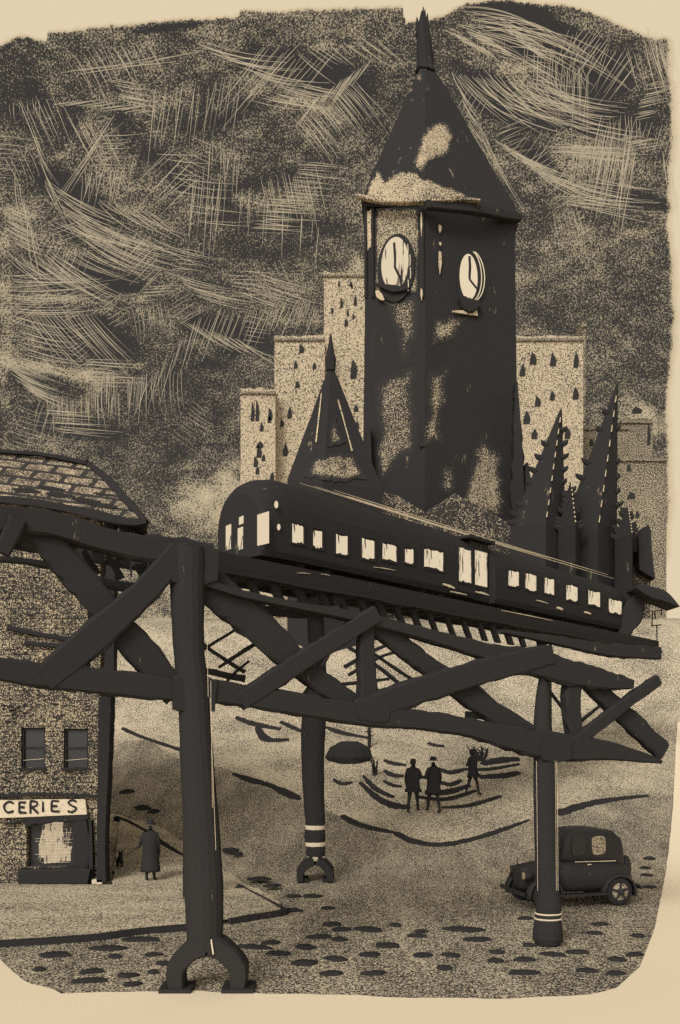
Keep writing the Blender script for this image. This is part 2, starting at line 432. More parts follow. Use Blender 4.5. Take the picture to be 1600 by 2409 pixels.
M_KERB = inkmat('dark_kerbstone', .05)
def stroke(name, pts, ws, label, cat, group=None, hgt=.07, off=.0, mat=None):
    """low dark ledge hugging the ground; ws are chart widths"""
    P = [G(x, y) for x, y in pts]
    data = [[p.x, p.y, wv/F*p.y*2.2] for p, wv in zip(P, ws)]
    c = catmull(data, 6); rings = []
    rnd = random.Random(len(pts)+int(pts[0][0]))
    for i, q in enumerate(c):
        a = c[max(0, i-1)]; b = c[min(len(c)-1, i+1)]
        T = Vector((b[0]-a[0], b[1]-a[1])).normalized(); s = Vector((-T.y, T.x))*q[2]/2*rnd.uniform(.8, 1.2)
        pl = [(q[0]+s.x, q[1]+s.y), (q[0]-s.x, q[1]-s.y)]
        z = [terr(*p) for p in pl]
        rings.append([Vector((*pl[0], z[0]-.05)), Vector((*pl[1], z[1]-.05)), Vector((q[0]-s.x*.8, q[1]-s.y*.8, z[1]+hgt+off)), Vector((q[0]+s.x*.8, q[1]+s.y*.8, z[0]+hgt+off))])
    bm = bmesh.new(); loft(bm, rings)
    o = obj(name, bm, mat or M_KERB); return tag(o, label, cat, group)

KG = 'kerbs edging the road and the park'
stroke('kerb', [(-120,2236),(0,2230),(210,2216),(330,2200),(440,2190)], [8,9,10,8,9], 'long black kerb along the pale pavement in front of the grocery store', 'kerb', KG, .12, .03)
stroke('kerb', [(540,2176),(600,2166),(655,2158),(672,2150)], [6,9,8,12], 'short black kerb at the pavement corner right of the nearest column', 'kerb', KG, .12, .03)
stroke('kerb', [(560,2092),(610,2118),(668,2150)], [2,2,5], 'thin kerb line running up behind the pavement corner', 'kerb', KG, .12, .03)
stroke('kerb', [(272,1930),(300,1940),(345,1965),(380,1990),(432,2022)], [5,4,4,8,4], 'slanting kerb behind the walker in the long coat', 'kerb', KG, .12, .03)
stroke('kerb', [(805,1922),(850,1945),(930,1962)], [7,12,4], 'tapering dark kerb at the left end of the round park edge', 'kerb', KG)
stroke('kerb', [(930,1962),(980,1984),(1040,1990),(1110,1978),(1180,1956),(1245,1932)], [6,14,12,9,8,2], 'long curved dark kerb along the lower park edge', 'kerb', KG)
stroke('kerb', [(548,1822),(590,1838),(640,1852),(680,1872),(705,1882)], [4,12,8,16,6], 'jagged dark kerb between the nearest column and the banded column', 'kerb', KG)
stroke('kerb', [(1312,1918),(1370,1898),(1440,1884),(1525,1875)], [16,14,10,4], 'dark kerb rising behind the parked car towards the right', 'kerb', KG)
stroke('kerb', [(288,1716),(340,1738),(430,1768)], [4,5,5], 'dark path edge on the hill between store and nearest column', 'kerb', KG)

# curved steps on the mound
SG = 'curved steps on the park mound'
steps = [([(905,1790),(925,1798),(955,1802)],[4,7,4],'topmost short curved step left of the couple'),
 ([(905,1815),(925,1826),(950,1828)],[4,8,4],'second short curved step left of the couple'),
 ([(903,1840),(925,1850),(945,1853)],[3,6,3],'third short curved step left of the couple'),
 ([(855,1828),(885,1858),(925,1878)],[3,8,5],'long slanting curved step left of the couple'),
 ([(848,1843),(890,1880),(930,1898),(965,1902)],[4,10,14,6],'lowest thick curved step left of the couple'),
 ([(1030,1810),(1060,1820),(1092,1812)],[4,10,5],'topmost curved step right of the couple'),
 ([(1030,1840),(1058,1848),(1085,1838)],[4,9,4],'second curved step right of the couple'),
 ([(1000,1868),(1050,1866),(1105,1850)],[8,14,5],'thick third curved step right of the couple'),
 ([(985,1878),(1050,1882),(1120,1862)],[4,8,3],'thin fourth curved step right of the couple'),
 ([(1040,1902),(1100,1898),(1178,1876)],[2,6,5],'lowest long thin curved step right of the couple'),
 ([(1135,1800),(1180,1790),(1222,1788)],[9,16,8],'upper thick dark slab step at the right of the mound'),
 ([(1090,1812),(1150,1812),(1222,1800)],[4,6,3],'thin step under the upper thick slab'),
 ([(1128,1830),(1180,1828),(1222,1820)],[8,14,8],'lower thick dark slab step at the right of the mound')]
for p, ws_, l in steps: stroke('curved_step', p, ws_, 'dark stone '+l, 'step', SG)
for p, ws_, l in [([(555,1690),(600,1706),(660,1718)],[4,8,4],'upper curved bank ledge left of the banded column'),
                  ([(605,1712),(630,1742),(680,1742)],[6,12,5],'thick curved bank ledge left of the banded column'),
                  ([(660,1700),(690,1714),(712,1724)],[4,6,4],'small slanting ledge touching the banded column on its left'),
                  ([(765,1712),(810,1728),(868,1738)],[3,8,4],'thin ledge right of the banded column'),
                  ([(1008,1750),(1025,1756),(1045,1757)],[5,6,5],'tiny dark dash of a ledge above the couple'),
                  ([(785,1836),(805,1846),(828,1842)],[3,6,3],'small crescent ledge low on the mound left side')]:
    stroke('bank_ledge', p, ws_, l, 'ledge', 'ledges on the far bank')

# rocks / shrubs on the mound
def shrub(px, py, h, wd, label, n=9, lean=0):
    b = G(px, py); bm = bmesh.new()
    rnd = random.Random(int(px))
    for k in range(n):
        a = rnd.uniform(-1, 1)*wd; t = h*rnd.uniform(.55, 1)
        p0 = b+Vector((a*.25, rnd.uniform(-.1, .1), -.05)); p2 = b+Vector((a+lean, rnd.uniform(-.3, .3), t)); p1 = (p0+p2)/2+Vector((a*.2, 0, .12*h))
        tube(bm, [p0, p1, p2], [.07, .055, .015], 6, .2)
        for q in range(3):
            c = p1.lerp(p2, rnd.random()); tube(bm, [c, c+Vector((rnd.uniform(-.25, .25), rnd.uniform(-.2, .2), rnd.uniform(.02, .25)))], [.04, .008], 5)
    return tag(obj('bare_shrub', bm, M_IRON_FAR), label, 'shrub', 'bare shrubs on the mound')
shrub(1130, 1790, .7, .55, 'low dark bare shrub on the mound behind the striding figure', 9)
shrub(868, 1758, 1.3, .10, 'thin upright twigs under the bridge right of the banded column', 4)
shrub(882, 1825, .75, .1, 'tiny dark twig at the left rim of the curved steps', 4)
bm = bmesh.new(); b = G(820, 1792)
rings = [[b+Vector((math.cos(a)*1.05*s*(1+.2*math.sin(3*a+z)), math.sin(a)*.5*s, z-.1)) for a in [2*math.pi*k/14 for k in range(14)]] for s, z in ((.75, 0), (1, .3), (.85, .75), (.35, 1.05))]
loft(bm, rings); tag(obj('boulder', bm, M_KERB, smooth=False), 'squat black boulder on the bank right of the banded column', 'boulder')

# cobbles
stones = [(132,2250,34,12),(92,2285,16,12),(218,2290,30,9),(212,2312,40,9),(300,2300,28,8),(255,2235,46,9),(270,2255,20,8),(330,2215,46,9),(362,2250,22,6),(382,2272,18,7),(362,2292,14,12),(312,2322,22,8),
 (610,2078,26,7),(565,2098,14,8),(642,2095,20,7),(690,2112,22,8),(735,2112,24,8),(688,2145,22,8),(772,2140,18,6),(542,2010,18,6),(558,2018,14,5),(780,2178,22,8),(803,2190,26,11),(866,2190,36,13),(798,2215,22,9),
 (718,2232,24,9),(715,2270,36,12),(790,2260,30,9),(752,2208,30,8),(912,2228,30,11),(870,2250,26,10),(980,2206,22,5),(1092,2190,44,10),(995,2252,22,10),(1060,2252,18,9),(1125,2215,36,8),(1048,2282,20,9),(1235,2262,30,7),
 (1302,2250,30,8),(1360,2245,28,7),(1232,2294,36,8),(1382,2288,26,6),(1448,2296,24,6),(1450,2262,22,8),(1492,2250,24,7),(1165,2265,18,7),(780,2295,34,9),(880,2295,30,8),(1235,2165,18,4),(1170,2245,16,5),(990,2195,14,5),
 (1410,2178,18,5),(1500,2206,18,6),(638,2222,24,7),(600,2232,40,8),(655,2248,30,8),(335,1903,18,6),(362,1912,14,5),(300,1865,16,10),(1245,2228,14,6),(1400,2200,16,5),(930,2180,14,5),
 (1528,2023,14,5),(1518,2045,14,4),(1522,2062,14,5),(1528,2090,14,5)]
for (x, y, wd, ht) in stones:
    a = G(x, y); rx = wd/F*a.y*random.uniform(.8, 1.1); ry = min(rx*.9, ht/F*a.y*a.y/5.0*.55)
    ry = max(ry, .12)
    bm = bmesh.new(); n = 14; rot = random.uniform(-.25, .25)
    rr = [random.uniform(.8, 1.1) for _ in range(n)]
    base = a.z+(.12 if (x < 660 and y < 2150 and y > 1940) else .02)+(.02)
    rings = []
    for s, z in ((1.0, -.03), (.97, .012), (.75, .035), (.3, .045)):
        rings.append([Vector((a.x, a.y, base+z+ (terr(a.x,a.y+math.sin(t)*ry)-a.z)))+Vector((math.cos(t)*rx*s*rr[k]*(1 if abs(math.cos(t)) < .9 else 1.12), math.sin(t)*ry*s*rr[k]+math.cos(t)*rx*s*math.sin(rot), 0)) for k, t in enumerate([2*math.pi*k/n for k in range(n)])])
    loft(bm, rings)
    tag(obj('cobblestone', bm, M_KERB), 'worn black cobblestone showing dark in the gritty street', 'cobblestone', 'dark cobbles scattered over the street')

# ------------------------------------------------------------------ elevated railway
ER = empty('elevated_railway', G(460, 2330), 'black iron elevated railway on tall columns with cross-braced trusses, crossing the whole street', 'railway bridge')
DIR = Vector((.909, .418, 0)); NRM = Vector((.418, -.909, 0))
P0 = Vector((-2.8, 17.2, 0))
def TP(px, py, off=0.0):
    u = (px-HX)/F; s = (u*P0.y-P0.x)/(DIR.x-DIR.y*u); d = P0.y+DIR.y*s
    return Vector((u*d, d, EYE-(py-HY)/F*d))+NRM*off
def member(name, pts, ws, off=0.0, thick=.3, parent=ER, jit=.08, mat=M_IRON):
    P = [TP(x, y, off) for x, y in pts]; wm = [wv/F*p.y for wv, p in zip(ws, P)]
    bm = bmesh.new(); beam(bm, P, wm, thick, NRM, jit, seed=pts[0][0]+pts[0][1])
    return obj(name, bm, mat, parent)
member('top_chord', [(-80,1200),(0,1222),(110,1232),(230,1268),(330,1290),(400,1296),(490,1322)], [70,66,62,60,62,66,80], 0, .34)
member('top_chord', [(470,1368),(560,1398),(700,1427),(850,1456),(1000,1494),(1140,1534),(1250,1560),(1350,1586),(1420,1600),(1480,1610)], [22,18,18,24,30,40,62,58,46,22], .01, .32)
member('deck_edge_beam', [(1170,1486),(1300,1508),(1420,1530),(1540,1538)], [8,20,30,30], .10, .25)
member('bottom_chord', [(-80,1566),(0,1576),(120,1592),(260,1606),(400,1622),(520,1630),(640,1648),(850,1682),(980,1694),(1100,1712),(1200,1738),(1300,1756),(1420,1766),(1500,1780),(1545,1792)],
       [52,56,58,62,56,54,52,50,46,44,56,66,44,26,8], .02, .34)
member('post', [(864,1440),(862,1540),(868,1665)], [34,38,46], -.04, .28)
member('post', [(1352,1572),(1346,1660),(1356,1752)], [36,44,30], -.05, .28)
member('diagonal_brace', [(62,1215),(160,1326),(250,1432),(330,1528),(420,1632)], [62,68,70,74,70], -.10, .24)
member('diagonal_brace', [(420,1300),(330,1400),(220,1500),(100,1600)], [60,62,76,66], .09, .24)
member('diagonal_brace', [(40,1226),(20,1270),(4,1306)], [40,38,30], .16, .22)
member('diagonal_brace', [(455,1350),(540,1410),(640,1500),(740,1590),(850,1670)], [80,84,74,56,46], -.11, .24)
member('diagonal_brace', [(880,1446),(790,1502),(690,1566),(560,1652)], [42,44,46,44], .10, .22)
member('diagonal_brace', [(862,1448),(960,1526),(1060,1602),(1180,1686),(1300,1760)], [42,46,48,50,50], -.12, .24)
member('diagonal_brace', [(830,1676),(960,1632),(1080,1594),(1200,1562),(1290,1540)], [54,62,62,58,50], .08, .24)
member('diagonal_brace', [(1360,1572),(1430,1640),(1500,1704),(1568,1768)], [40,44,46,44], -.12, .22)
member('diagonal_brace', [(1335,1756),(1400,1704),(1470,1650),(1540,1600)], [30,30,28,26], .09, .2)
member('gusset_plate', [(395,1330),(450,1330),(505,1335)], [86,100,76], .19, .05)
member('gusset_plate', [(400,1630),(450,1632),(500,1636)], [80,88,70], .20, .05)
member('gusset_plate', [(830,1668),(868,1672),(905,1676)], [40,56,40], .19, .05)
member('gusset_plate', [(1262,1760),(1292,1762),(1330,1764)], [50,64,44], .20, .05)
# lighter rear bracing of the second truss
for pts, ws_ in [([(485,1458),(560,1520),(640,1572)],[8,8,8]),([(700,1478),(620,1530),(575,1560)],[9,9,6]),([(720,1468),(640,1515)],[7,7]),([(480,1556),(640,1590)],[14,16]),
               ([(890,1560),(960,1520),(1010,1500)],[9,9,6]),([(900,1580),(990,1530),(1060,1520)],[7,7,5]),([(1030,1520),(1110,1570),(1160,1590)],[8,8,6]),
               ([(1170,1600),(1230,1650),(1262,1680)],[10,12,10]),([(1150,1612),(1210,1655),(1262,1692)],[7,8,6]),([(870,1606),(1000,1590)],[9,7]),([(500,1540),(560,1500),(620,1462)],[7,7,6]),([(560,1650),(600,1590),(650,1545)],[7,7,5]),([(900,1510),(1000,1580),(1060,1640)],[7,8,7]),
               ([(940,1510),(1040,1580),(1110,1622)],[6,7,6]),([(1060,1650),(1140,1610),(1230,1570)],[8,7,6]),([(1210,1600),(1262,1650)],[7,7]),([(1380,1600),(1440,1680),(1480,1740)],[6,7,6]),
               ([(1400,1760),(1470,1700),(1530,1650)],[6,7,6]),([(700,1500),(780,1560),(830,1600)],[7,8,7]),([(780,1640),(820,1580),(850,1530)],[6,7,6]),([(280,1500),(330,1450),(390,1400)],[7,8,7]),
               ([(240,1330),(250,1440),(244,1560)],[10,12,10]),([(540,1600),(640,1622),(720,1625)],[16,12,12]),([(1190,1680),(1262,1688)],[16,14])]:
    member('rear_brace', pts, ws_, -1.6, .08, jit=.12)

# columns ------------------------------------------------------
def column(prof, depth_off=0.0, name='column', d=None, n=16, mat=M_IRON):
    """prof: (px,py,width) list from top to foot at distance d"""
    bm = bmesh.new(); rings = []
    c = catmull([list(p) for p in prof], 5)
    for x, y, wv in c:
        p = W(x, y, d); r = wv/F*d/2*random.uniform(.985, 1.015)
        rings.append([p+Vector((math.cos(a)*r*1.0, math.sin(a)*r*.8, 0)) for a in [2*math.pi*k/n for k in range(n)]])
    loft(bm, rings)
    return obj(name, bm, mat, ER)
D1, D2, D3 = 17.15, 28.6, 20.55
c1 = column([(440,1290,86),(441,1400,80),(444,1520,74),(456,1650,74),(464,1800,80),(474,1950,86),(480,2100,92),(482,2230,84)], d=D1)
b = lambda x, y, o=0: W(x, y, D1, o)
def arch(cx, top, bot, halfw, th, d, par, foot, split=True):
    for sgn in (-1, 1):
        bm = bmesh.new()
        pts = [W(cx+sgn*4, top, d), W(cx+sgn*halfw*.45, top+(bot-top)*.14, d), W(cx+sgn*halfw*.86, top+(bot-top)*.5, d), W(cx+sgn*halfw*.84, bot-4, d)]
        beam(bm, pts, [v/F*d for v in (th*1.15, th, th*.95, th*.8)], .5*d/17, Vector((0, -1, 0)), .04, .12)
        leg = obj('splayed_foot', bm, M_IRON, par)
        bm = bmesh.new(); x0, x1 = sorted((cx+sgn*halfw*.42, cx+sgn*(halfw+foot)))
        a = W(x0, bot, d, -.22*d/17); e = W(x1, bot-11, d, .22*d/17)
        box(bm, (a.x, d-.3, a.z), (e.x, d+.3, max(e.z, a.z+.08)))
        obj('base_plate', bm, M_IRON, leg)
arch(490, 2218, 2328, 84, 46, D1, c1, 26)
# narrow slit + riveted edge strips on the near column
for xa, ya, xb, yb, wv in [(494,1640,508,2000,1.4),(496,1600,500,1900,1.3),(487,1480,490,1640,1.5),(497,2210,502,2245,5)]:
    bm = bmesh.new(); beam(bm, [W(xa, ya, D1-.30), W((xa+xb)/2, (ya+yb)/2, D1-.31), W(xb, yb, D1-.32)], [wv/F*D1*.55]*3, .012, (0, -1, 0), .3); obj('scraped_edge', bm, M_PALE_LINE, c1)

c2 = column([(742,1440,40),(744,1500,40),(746,1600,46),(738,1700,58),(736,1780,54),(738,1870,50),(742,1940,46)], d=D2, mat=M_IRON)
def ring(cx, y0, y1, wd, d, mat, par, name='band', sq=.8):
    bm = bmesh.new(); rings = []
    for y in (y0, (y0+y1)/2, y1):
        p = W(cx, y, d); r = wd/F*d/2*(1 if y != (y0+y1)/2 else 1.03)
        rings.append([p+Vector((math.cos(a)*r, math.sin(a)*r*sq, 0)) for a in [2*math.pi*k/18 for k in range(18)]])
    loft(bm, rings); return obj(name, bm, mat, par)
ring(741, 1941, 1951, 44, D2, M_SNOWRING, c2); ring(741, 1952, 1980, 48, D2, M_IRON, c2); ring(742, 1980.5, 1990, 46, D2, M_SNOWRING, c2)
ring(743, 1990.5, 2013, 44, D2, M_IRON, c2); ring(743, 2013.5, 2024, 40, D2, M_SNOWRING, c2)
arch(742, 2022, 2074, 40, 20, D2, c2, 0)
bm = bmesh.new(); beam(bm, [W(742, 1534, D2-.5), W(749, 1550, D2-.5)], [.36, .3], .3); obj('bracket', bm, M_IRON, c2)

c3 = column([(1274,1500,26),(1276,1590,18),(1277,1640,34),(1275,1720,42),(1280,1765,50),(1282,1860,54),(1284,1980,54),(1288,2080,54),(1290,2116,58)], d=D3)
ring(1290, 2116, 2146, 60, D3, M_IRON, c3); ring(1290, 2146.5, 2150, 63, D3, M_SNOWRING, c3); ring(1289, 2150.5, 2158, 60, D3, M_IRON, c3); ring(1289, 2158.5, 2162, 64, D3, M_SNOWRING, c3)
bm = bmesh.new(); rings = []
for y, r_ in ((2162, 60), (2185, 70), (2205, 72), (2220, 60), (2232, 34)):
    p = W(1289, y, D3); r = r_/F*D3/2
    rings.append([p+Vector((math.cos(a)*r, math.sin(a)*r*.9, 0)) for a in [2*math.pi*k/18 for k in range(18)]])
loft(bm, rings); obj('base', bm, M_IRON, c3)
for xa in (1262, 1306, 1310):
    bm = bmesh.new(); beam(bm, [W(xa, 1790, D3-.33), W(xa+2, 1950, D3-.33), W(xa+3, 2095, D3-.34)], [.006]*3, .012, (0, -1, 0), .3); obj('scraped_edge', bm, M_PALE_LINE, c3)

# viaduct carrying the track -----------------------------------
VA = Vector((-3.49, 24, 0)); VD = Vector((18.69, 20, 0)).normalized(); VP = Vector((-VD.y, VD.x, 0))
zs = lambda s: 8.78-.028*s
def VQ(s, p, z): q = VA+VD*s+VP*p; return Vector((q.x, q.y, zs(s)+z))
def s_of(px, p=0.0):
    u = (px-HX)/F; b0 = VA+VP*p
    return (u*b0.y-b0.x)/(VD.x-VD.y*u)
def vbeam(name, s0, s1, p, z0, z1, th, parent=ER, mat=M_IRON_FAR, taper=None):
    n = max(2, int((s1-s0)/1.0)); bm = bmesh.new(); rings = []
    for k in range(n+1):
        s = s0+(s1-s0)*k/n; j = random.uniform(-.025, .025)
        hz = z1
        if taper and k == n: hz = z0+(z1-z0)*.5
        rings.append([VQ(s, p-th/2, z0+j), VQ(s, p+th/2, z0+j), VQ(s, p+th/2, hz), VQ(s, p-th/2, hz)])
    loft(bm, rings); return obj(name, bm, mat, parent)
S0, S1 = -6.0, s_of(1545)
DW = 3.0
vbeam('track_girder', S0, S1, 0, 0, .56, .22)
vbeam('track_girder', S0, S1-.8, DW, .36, .6, .22)
vbeam('girder_flange', S0, S1, -.14, .0, .07, .30)
vbeam('rail', S0, S1, .85, .61, .71, .07); vbeam('rail', S0, S1, 2.15, .61, .71, .07)
s = S0+.3
while s < S1-.3:
    bm = bmesh.new()
    lean = random.uniform(-.06, .06)
    q = [VQ(s-.14, .115, .42), VQ(s+.14, .115, .42), VQ(s+.14+lean, DW-.115, .42), VQ(s-.14+lean, DW-.115, .42)]
    prism(bm, q, (0, 0, .2)); obj('sleeper', bm, M_IRON_FAR, ER)
    if .3 < s < s_of(1235):
        bm = bmesh.new(); q = [VQ(s-.13, -.05, .0), VQ(s+.13+lean, -.05, .0), VQ(s+.62+lean, -.02, -.66), VQ(s+.34, -.02, -.66)]
        prism(bm, q, VP*.12); obj('lattice_bar', bm, M_IRON_FAR, ER)
    s += random.uniform(.78, .98)
# hidden piers under the viaduct
for px, p in ((1286, 1.5), (1288, 2.9)):
    s = s_of(px, p); q = VQ(s, p, -.2); g0 = terr(q.x, q.y)
    bm = bmesh.new(); tube(bm, [Vector((q.x, q.y, g0-.3)), Vector((q.x, q.y, q.z))], [.22, .18], 12); obj('column', bm, M_IRON, ER)
for px, p in ((452, 1.5),):
    s = s_of(px, p); q = VQ(s, p, -.2)
    bm = bmesh.new(); tube(bm, [Vector((q.x, q.y, -.3)), Vector((q.x, q.y, q.z))], [.26, .22], 12); obj('column', bm, M_IRON, ER)
bm = bmesh.new(); q2 = W(742, 1440, D2); s = s_of(742, .8)
beam(bm, [VQ(s, -.1, -.15), VQ(s, 1.5, -.2), Vector((q2.x, q2.y, q2.z-.05)), VQ(s, 3.2, -.2)], [.3]*4, .3); obj('cross_beam', bm, M_IRON, ER)
bm = bmesh.new(); qa = TP(452, 1345); qb = VQ(s_of(452, .2), .2, .1)
beam(bm, [qa+Vector((0, .2, 0)), (qa+qb)/2, qb], [.4, .4, .4], .4, (0, 0, 1)); obj('cross_beam', bm, M_IRON, ER)
# pale gleams painted on as thin strips along bogies and girder
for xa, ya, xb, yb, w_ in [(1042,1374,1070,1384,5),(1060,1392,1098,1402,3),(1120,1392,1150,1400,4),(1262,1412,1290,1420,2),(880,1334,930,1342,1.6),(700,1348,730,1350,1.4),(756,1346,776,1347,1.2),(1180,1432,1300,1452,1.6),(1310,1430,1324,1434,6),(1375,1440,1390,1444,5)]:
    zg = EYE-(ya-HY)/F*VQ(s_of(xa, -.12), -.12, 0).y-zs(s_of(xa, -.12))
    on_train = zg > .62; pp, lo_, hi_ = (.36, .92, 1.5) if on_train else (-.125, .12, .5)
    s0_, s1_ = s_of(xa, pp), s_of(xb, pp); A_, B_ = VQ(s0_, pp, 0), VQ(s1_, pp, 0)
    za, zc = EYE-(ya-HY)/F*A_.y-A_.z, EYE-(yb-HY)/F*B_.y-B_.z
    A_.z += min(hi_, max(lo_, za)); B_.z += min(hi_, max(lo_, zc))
    bm = bmesh.new(); beam(bm, [A_, A_.lerp(B_, .5)+Vector((0, 0, .01)), B_], [w_/F*A_.y*.6, w_/F*A_.y, w_/F*A_.y*.5], .02, -VP, .25, .1); obj('pale_gleam', bm, M_PALE_LINE, ER)
# second track girder running to the left edge, with its rail gaps
member('deck_beam', [(-60,1285),(80,1296),(180,1318),(300,1356),(400,1368)], [10,14,16,22,24], -1.2, .2)
for x, y in ((150,1290),(210,1305),(268,1316),(336,1338)):
    member('sleeper', [(x,y-22),(x+16,y+4),(x+36,y+34)], [12,13,12], -.6, .14)
# platform railing left of the train
member('handrail', [(335,1216),(400,1213),(466,1210)], [5,6,5], -3.2, .06)
for x in (350, 398, 445): member('railing_post', [(x,1212),(x+1,1300)], [4,4], -3.25, .05)
member('parapet', [(232,1196),(250,1240),(262,1300)], [26,30,22], -2.2, .1)

# ------------------------------------------------------------------ train
zb = .74; HT = 2.62; TW = 2.25; TP0 = .38
def car(s0, s1, label, nose=False, h0=HT, h1=HT):
    root = empty('train_car', VQ((s0+s1)/2, TP0+TW/2, zb), label, 'train car', 'cars of the elevated train')
    secs = []
    n = 20
    ss = [s0+(s1-s0)*k/n for k in range(n+1)]
    if nose: ss = [s0, s0+.06, s0+.16, s0+.32, s0+.55, s0+.9]+[x for x in ss if x > s0+1.0]
    else: ss = [s0, s0+.05, s0+.15]+ss[1:]
    rings = []
    for s in ss:
        t = (s-s0)/(s1-s0); H = h0+(h1-h0)*t; wv = TW; e = s-s0
        if nose:
            q = min(1, e/1.3); H *= .76+.24*math.sqrt(1-(1-q)**2); wv *= .84+.16*math.sqrt(1-(1-q)**2)
        else: q = min(1, e/.15); H *= .96+.04*q
        q = min(1, (s1-s)/.12); H *= .96+.04*q
        hw = wv/2; c = TP0+TW/2; wall = H*.47; r = []
        r.append(VQ(s, c-hw*.94, zb+.12)); r.append(VQ(s, c-hw, zb+.30)); r.append(VQ(s, c-hw, zb+wall))
        for k in range(1, 12):
            a = math.pi*k/12; r.append(VQ(s, c-hw*math.copysign(abs(math.cos(a))**.95, math.cos(a)), zb+wall+(H-wall)*math.sin(a)**.95))
        r.append(VQ(s, c+hw, zb+wall)); r.append(VQ(s, c+hw, zb+.30)); r.append(VQ(s, c+hw*.94, zb+.12))
        rings.append(r)
    bm = bmesh.new(); loft(bm, rings); obj('body', bm, M_IRON_FAR, root, smooth=False)
    L = s1-s0
    for f in (.16, .27, .73, .84):
        for p in (TP0+.28, TP0+TW-.28):
            bm = bmesh.new(); s = s0+L*f; c0 = VQ(s, p-.05, zb+.20); c1_ = VQ(s, p+.05, zb+.20)
            rings = []
            for c in (c0, c1_):
                rings.append([c+(VD*math.cos(a)+Vector((0, 0, 1))*math.sin(a))*.21 for a in [2*math.pi*k/16 for k in range(16)]])
            loft(bm, rings); obj('wheel', bm, M_IRON_FAR, root)
    bm = bmesh.new(); rings = [[VQ(s, TP0+.5, zb+.14), VQ(s, TP0+TW-.5, zb+.14), VQ(s, TP0+TW-.5, zb-.0), VQ(s, TP0+.5, zb-.0)] for s in (s0+L*.35, s0+L*.65)]
    loft(bm, rings); obj('equipment_box', bm, M_IRON_FAR, root)
    return root
def side_window(root, xa, xb, ya, yb, mat=M_GLOWS, name='window', frame=True):
    """pane set 2 mm proud of the near side wall between the two bearings"""
    sa, sb = s_of(xa, TP0), s_of(xb, TP0); sm = (sa+sb)/2; dep = (VA+VD*sm+VP*TP0).y
    z0 = EYE-(yb-HY)/F*dep; z1 = EYE-(ya-HY)/F*dep
    pane = []
    rnd = random.Random(int(xa))
    n = 6
    top = [VQ(sa+(sb-sa)*k/n, TP0-.012, 0) for k in range(n+1)]
    zt = [z1+rnd.uniform(-.03, .03) for _ in range(n+1)]; zl = [z0+rnd.uniform(-.05, .05) for _ in range(n+1)]
    sh = VD.z
    P = [Vector((p.x, p.y, z-.024*(k/n-.5)*(sb-sa))) for k, (p, z) in enumerate(zip(top, zl))]+[Vector((p.x, p.y, z)) for p, z in zip(top[::-1], zt[::-1])]
    bm = bmesh.new(); prism(bm, P, VP*.03)
    wd = obj(name, bm, mat, root)
    if frame:
        bm = bmesh.new(); m_ = .045
        rg = []
        for o_ in (.035, .085):
            cs = [(sa-o_, z0-o_), (sb+o_, z0-o_), (sb+o_, z1+o_), (sa-o_, z1+o_)]
            rg.append([Vector((VQ(u, TP0-.03, 0).x, VQ(u, TP0-.03, 0).y, v)) for u, v in cs])
        fr = [[p+VP*.035 for p in rg[0]], rg[0], rg[1], [p+VP*.035 for p in rg[1]]]
        fr.append(fr[0]); loft(bm, fr, cap=False); bmesh.ops.remove_doubles(bm, verts=bm.verts, dist=1e-5)
        obj('window_frame', bm, M_IRON_FAR, wd)
    return wd
sN = s_of(640, TP0)-.25
car1 = car(sN, s_of(1118, TP0), 'leading black train car with rounded nose and bright cab door window', True, HT, HT*.97)
for xa, xb, ya, yb in [(688,713,1236,1276),(737,757,1248,1288),(791,817,1260,1302),(852,880,1270,1314),(900,932,1282,1318),(953,972,1292,1324),(998,1042,1296,1338)]:
    side_window(car1, xa, xb, ya, yb)
side_window(car1, 1080, 1108, 1292, 1368, name='door_window')
# front end windows
def front_window(root, pa, pb, ya, yb, mat, name='cab_window', s=None):
    s = sN if s is None else s
    dep = (VA+VD*s+VP*(pa+pb)/2).y; z0 = EYE-(yb-HY)/F*dep; z1 = EYE-(ya-HY)/F*dep
    P = [VQ(s-.012, pa, 0), VQ(s-.012, pb, 0)]
    zz = 0
    bm = bmesh.new(); prism(bm, [Vector((P[0].x, P[0].y, z0)), Vector((P[1].x, P[1].y, z0-.02)), Vector((P[1].x+.0, P[1].y, z1-.03)), Vector((P[0].x, P[0].y, z1))], VD*.03)
    return obj(name, bm, mat, root)
def p_of(px, s):
    u = (px-HX)/F; b0 = VA+VD*s
    return (b0.x-u*b0.y)/(u*VP.y-VP.x)
for xa, xb, ya, yb, mt in [(606,632,1206,1280,M_GLOW),(563,573,1214,1232,M_GLOW),(560,572,1240,1292,M_GLOWS),(532,544,1234,1292,M_GLOWS)]:
    pa, pb = p_of(xb, sN), p_of(xa, sN); front_window(car1, pa, pb, ya, yb, mt)
for x, y, r in ((650,1187,.07),(656,1240,.06)):
    sH = s_of(x, TP0); c = VQ(sH, TP0, 0); z = EYE-(y-HY)/F*c.y
    bm = bmesh.new(); ellipsoid(bm, Vector((c.x, c.y, z)), (r*.8, r*.8, r*1.5)); obj('marker_lamp', bm, M_GLOW, car1, smooth=True)
car2 = car(s_of(1166, TP0), s_of(1478, TP0), 'second black train car with six scratchy lit windows, farther along the track', False, HT*.91, HT*.86)
for xa, xb, ya, yb in [(1196,1220,1344,1378),(1236,1261,1352,1388),(1281,1303,1362,1396),(1332,1358,1378,1412),(1384,1411,1392,1424),(1432,1462,1412,1442)]:
    side_window(car2, xa, xb, ya, yb)
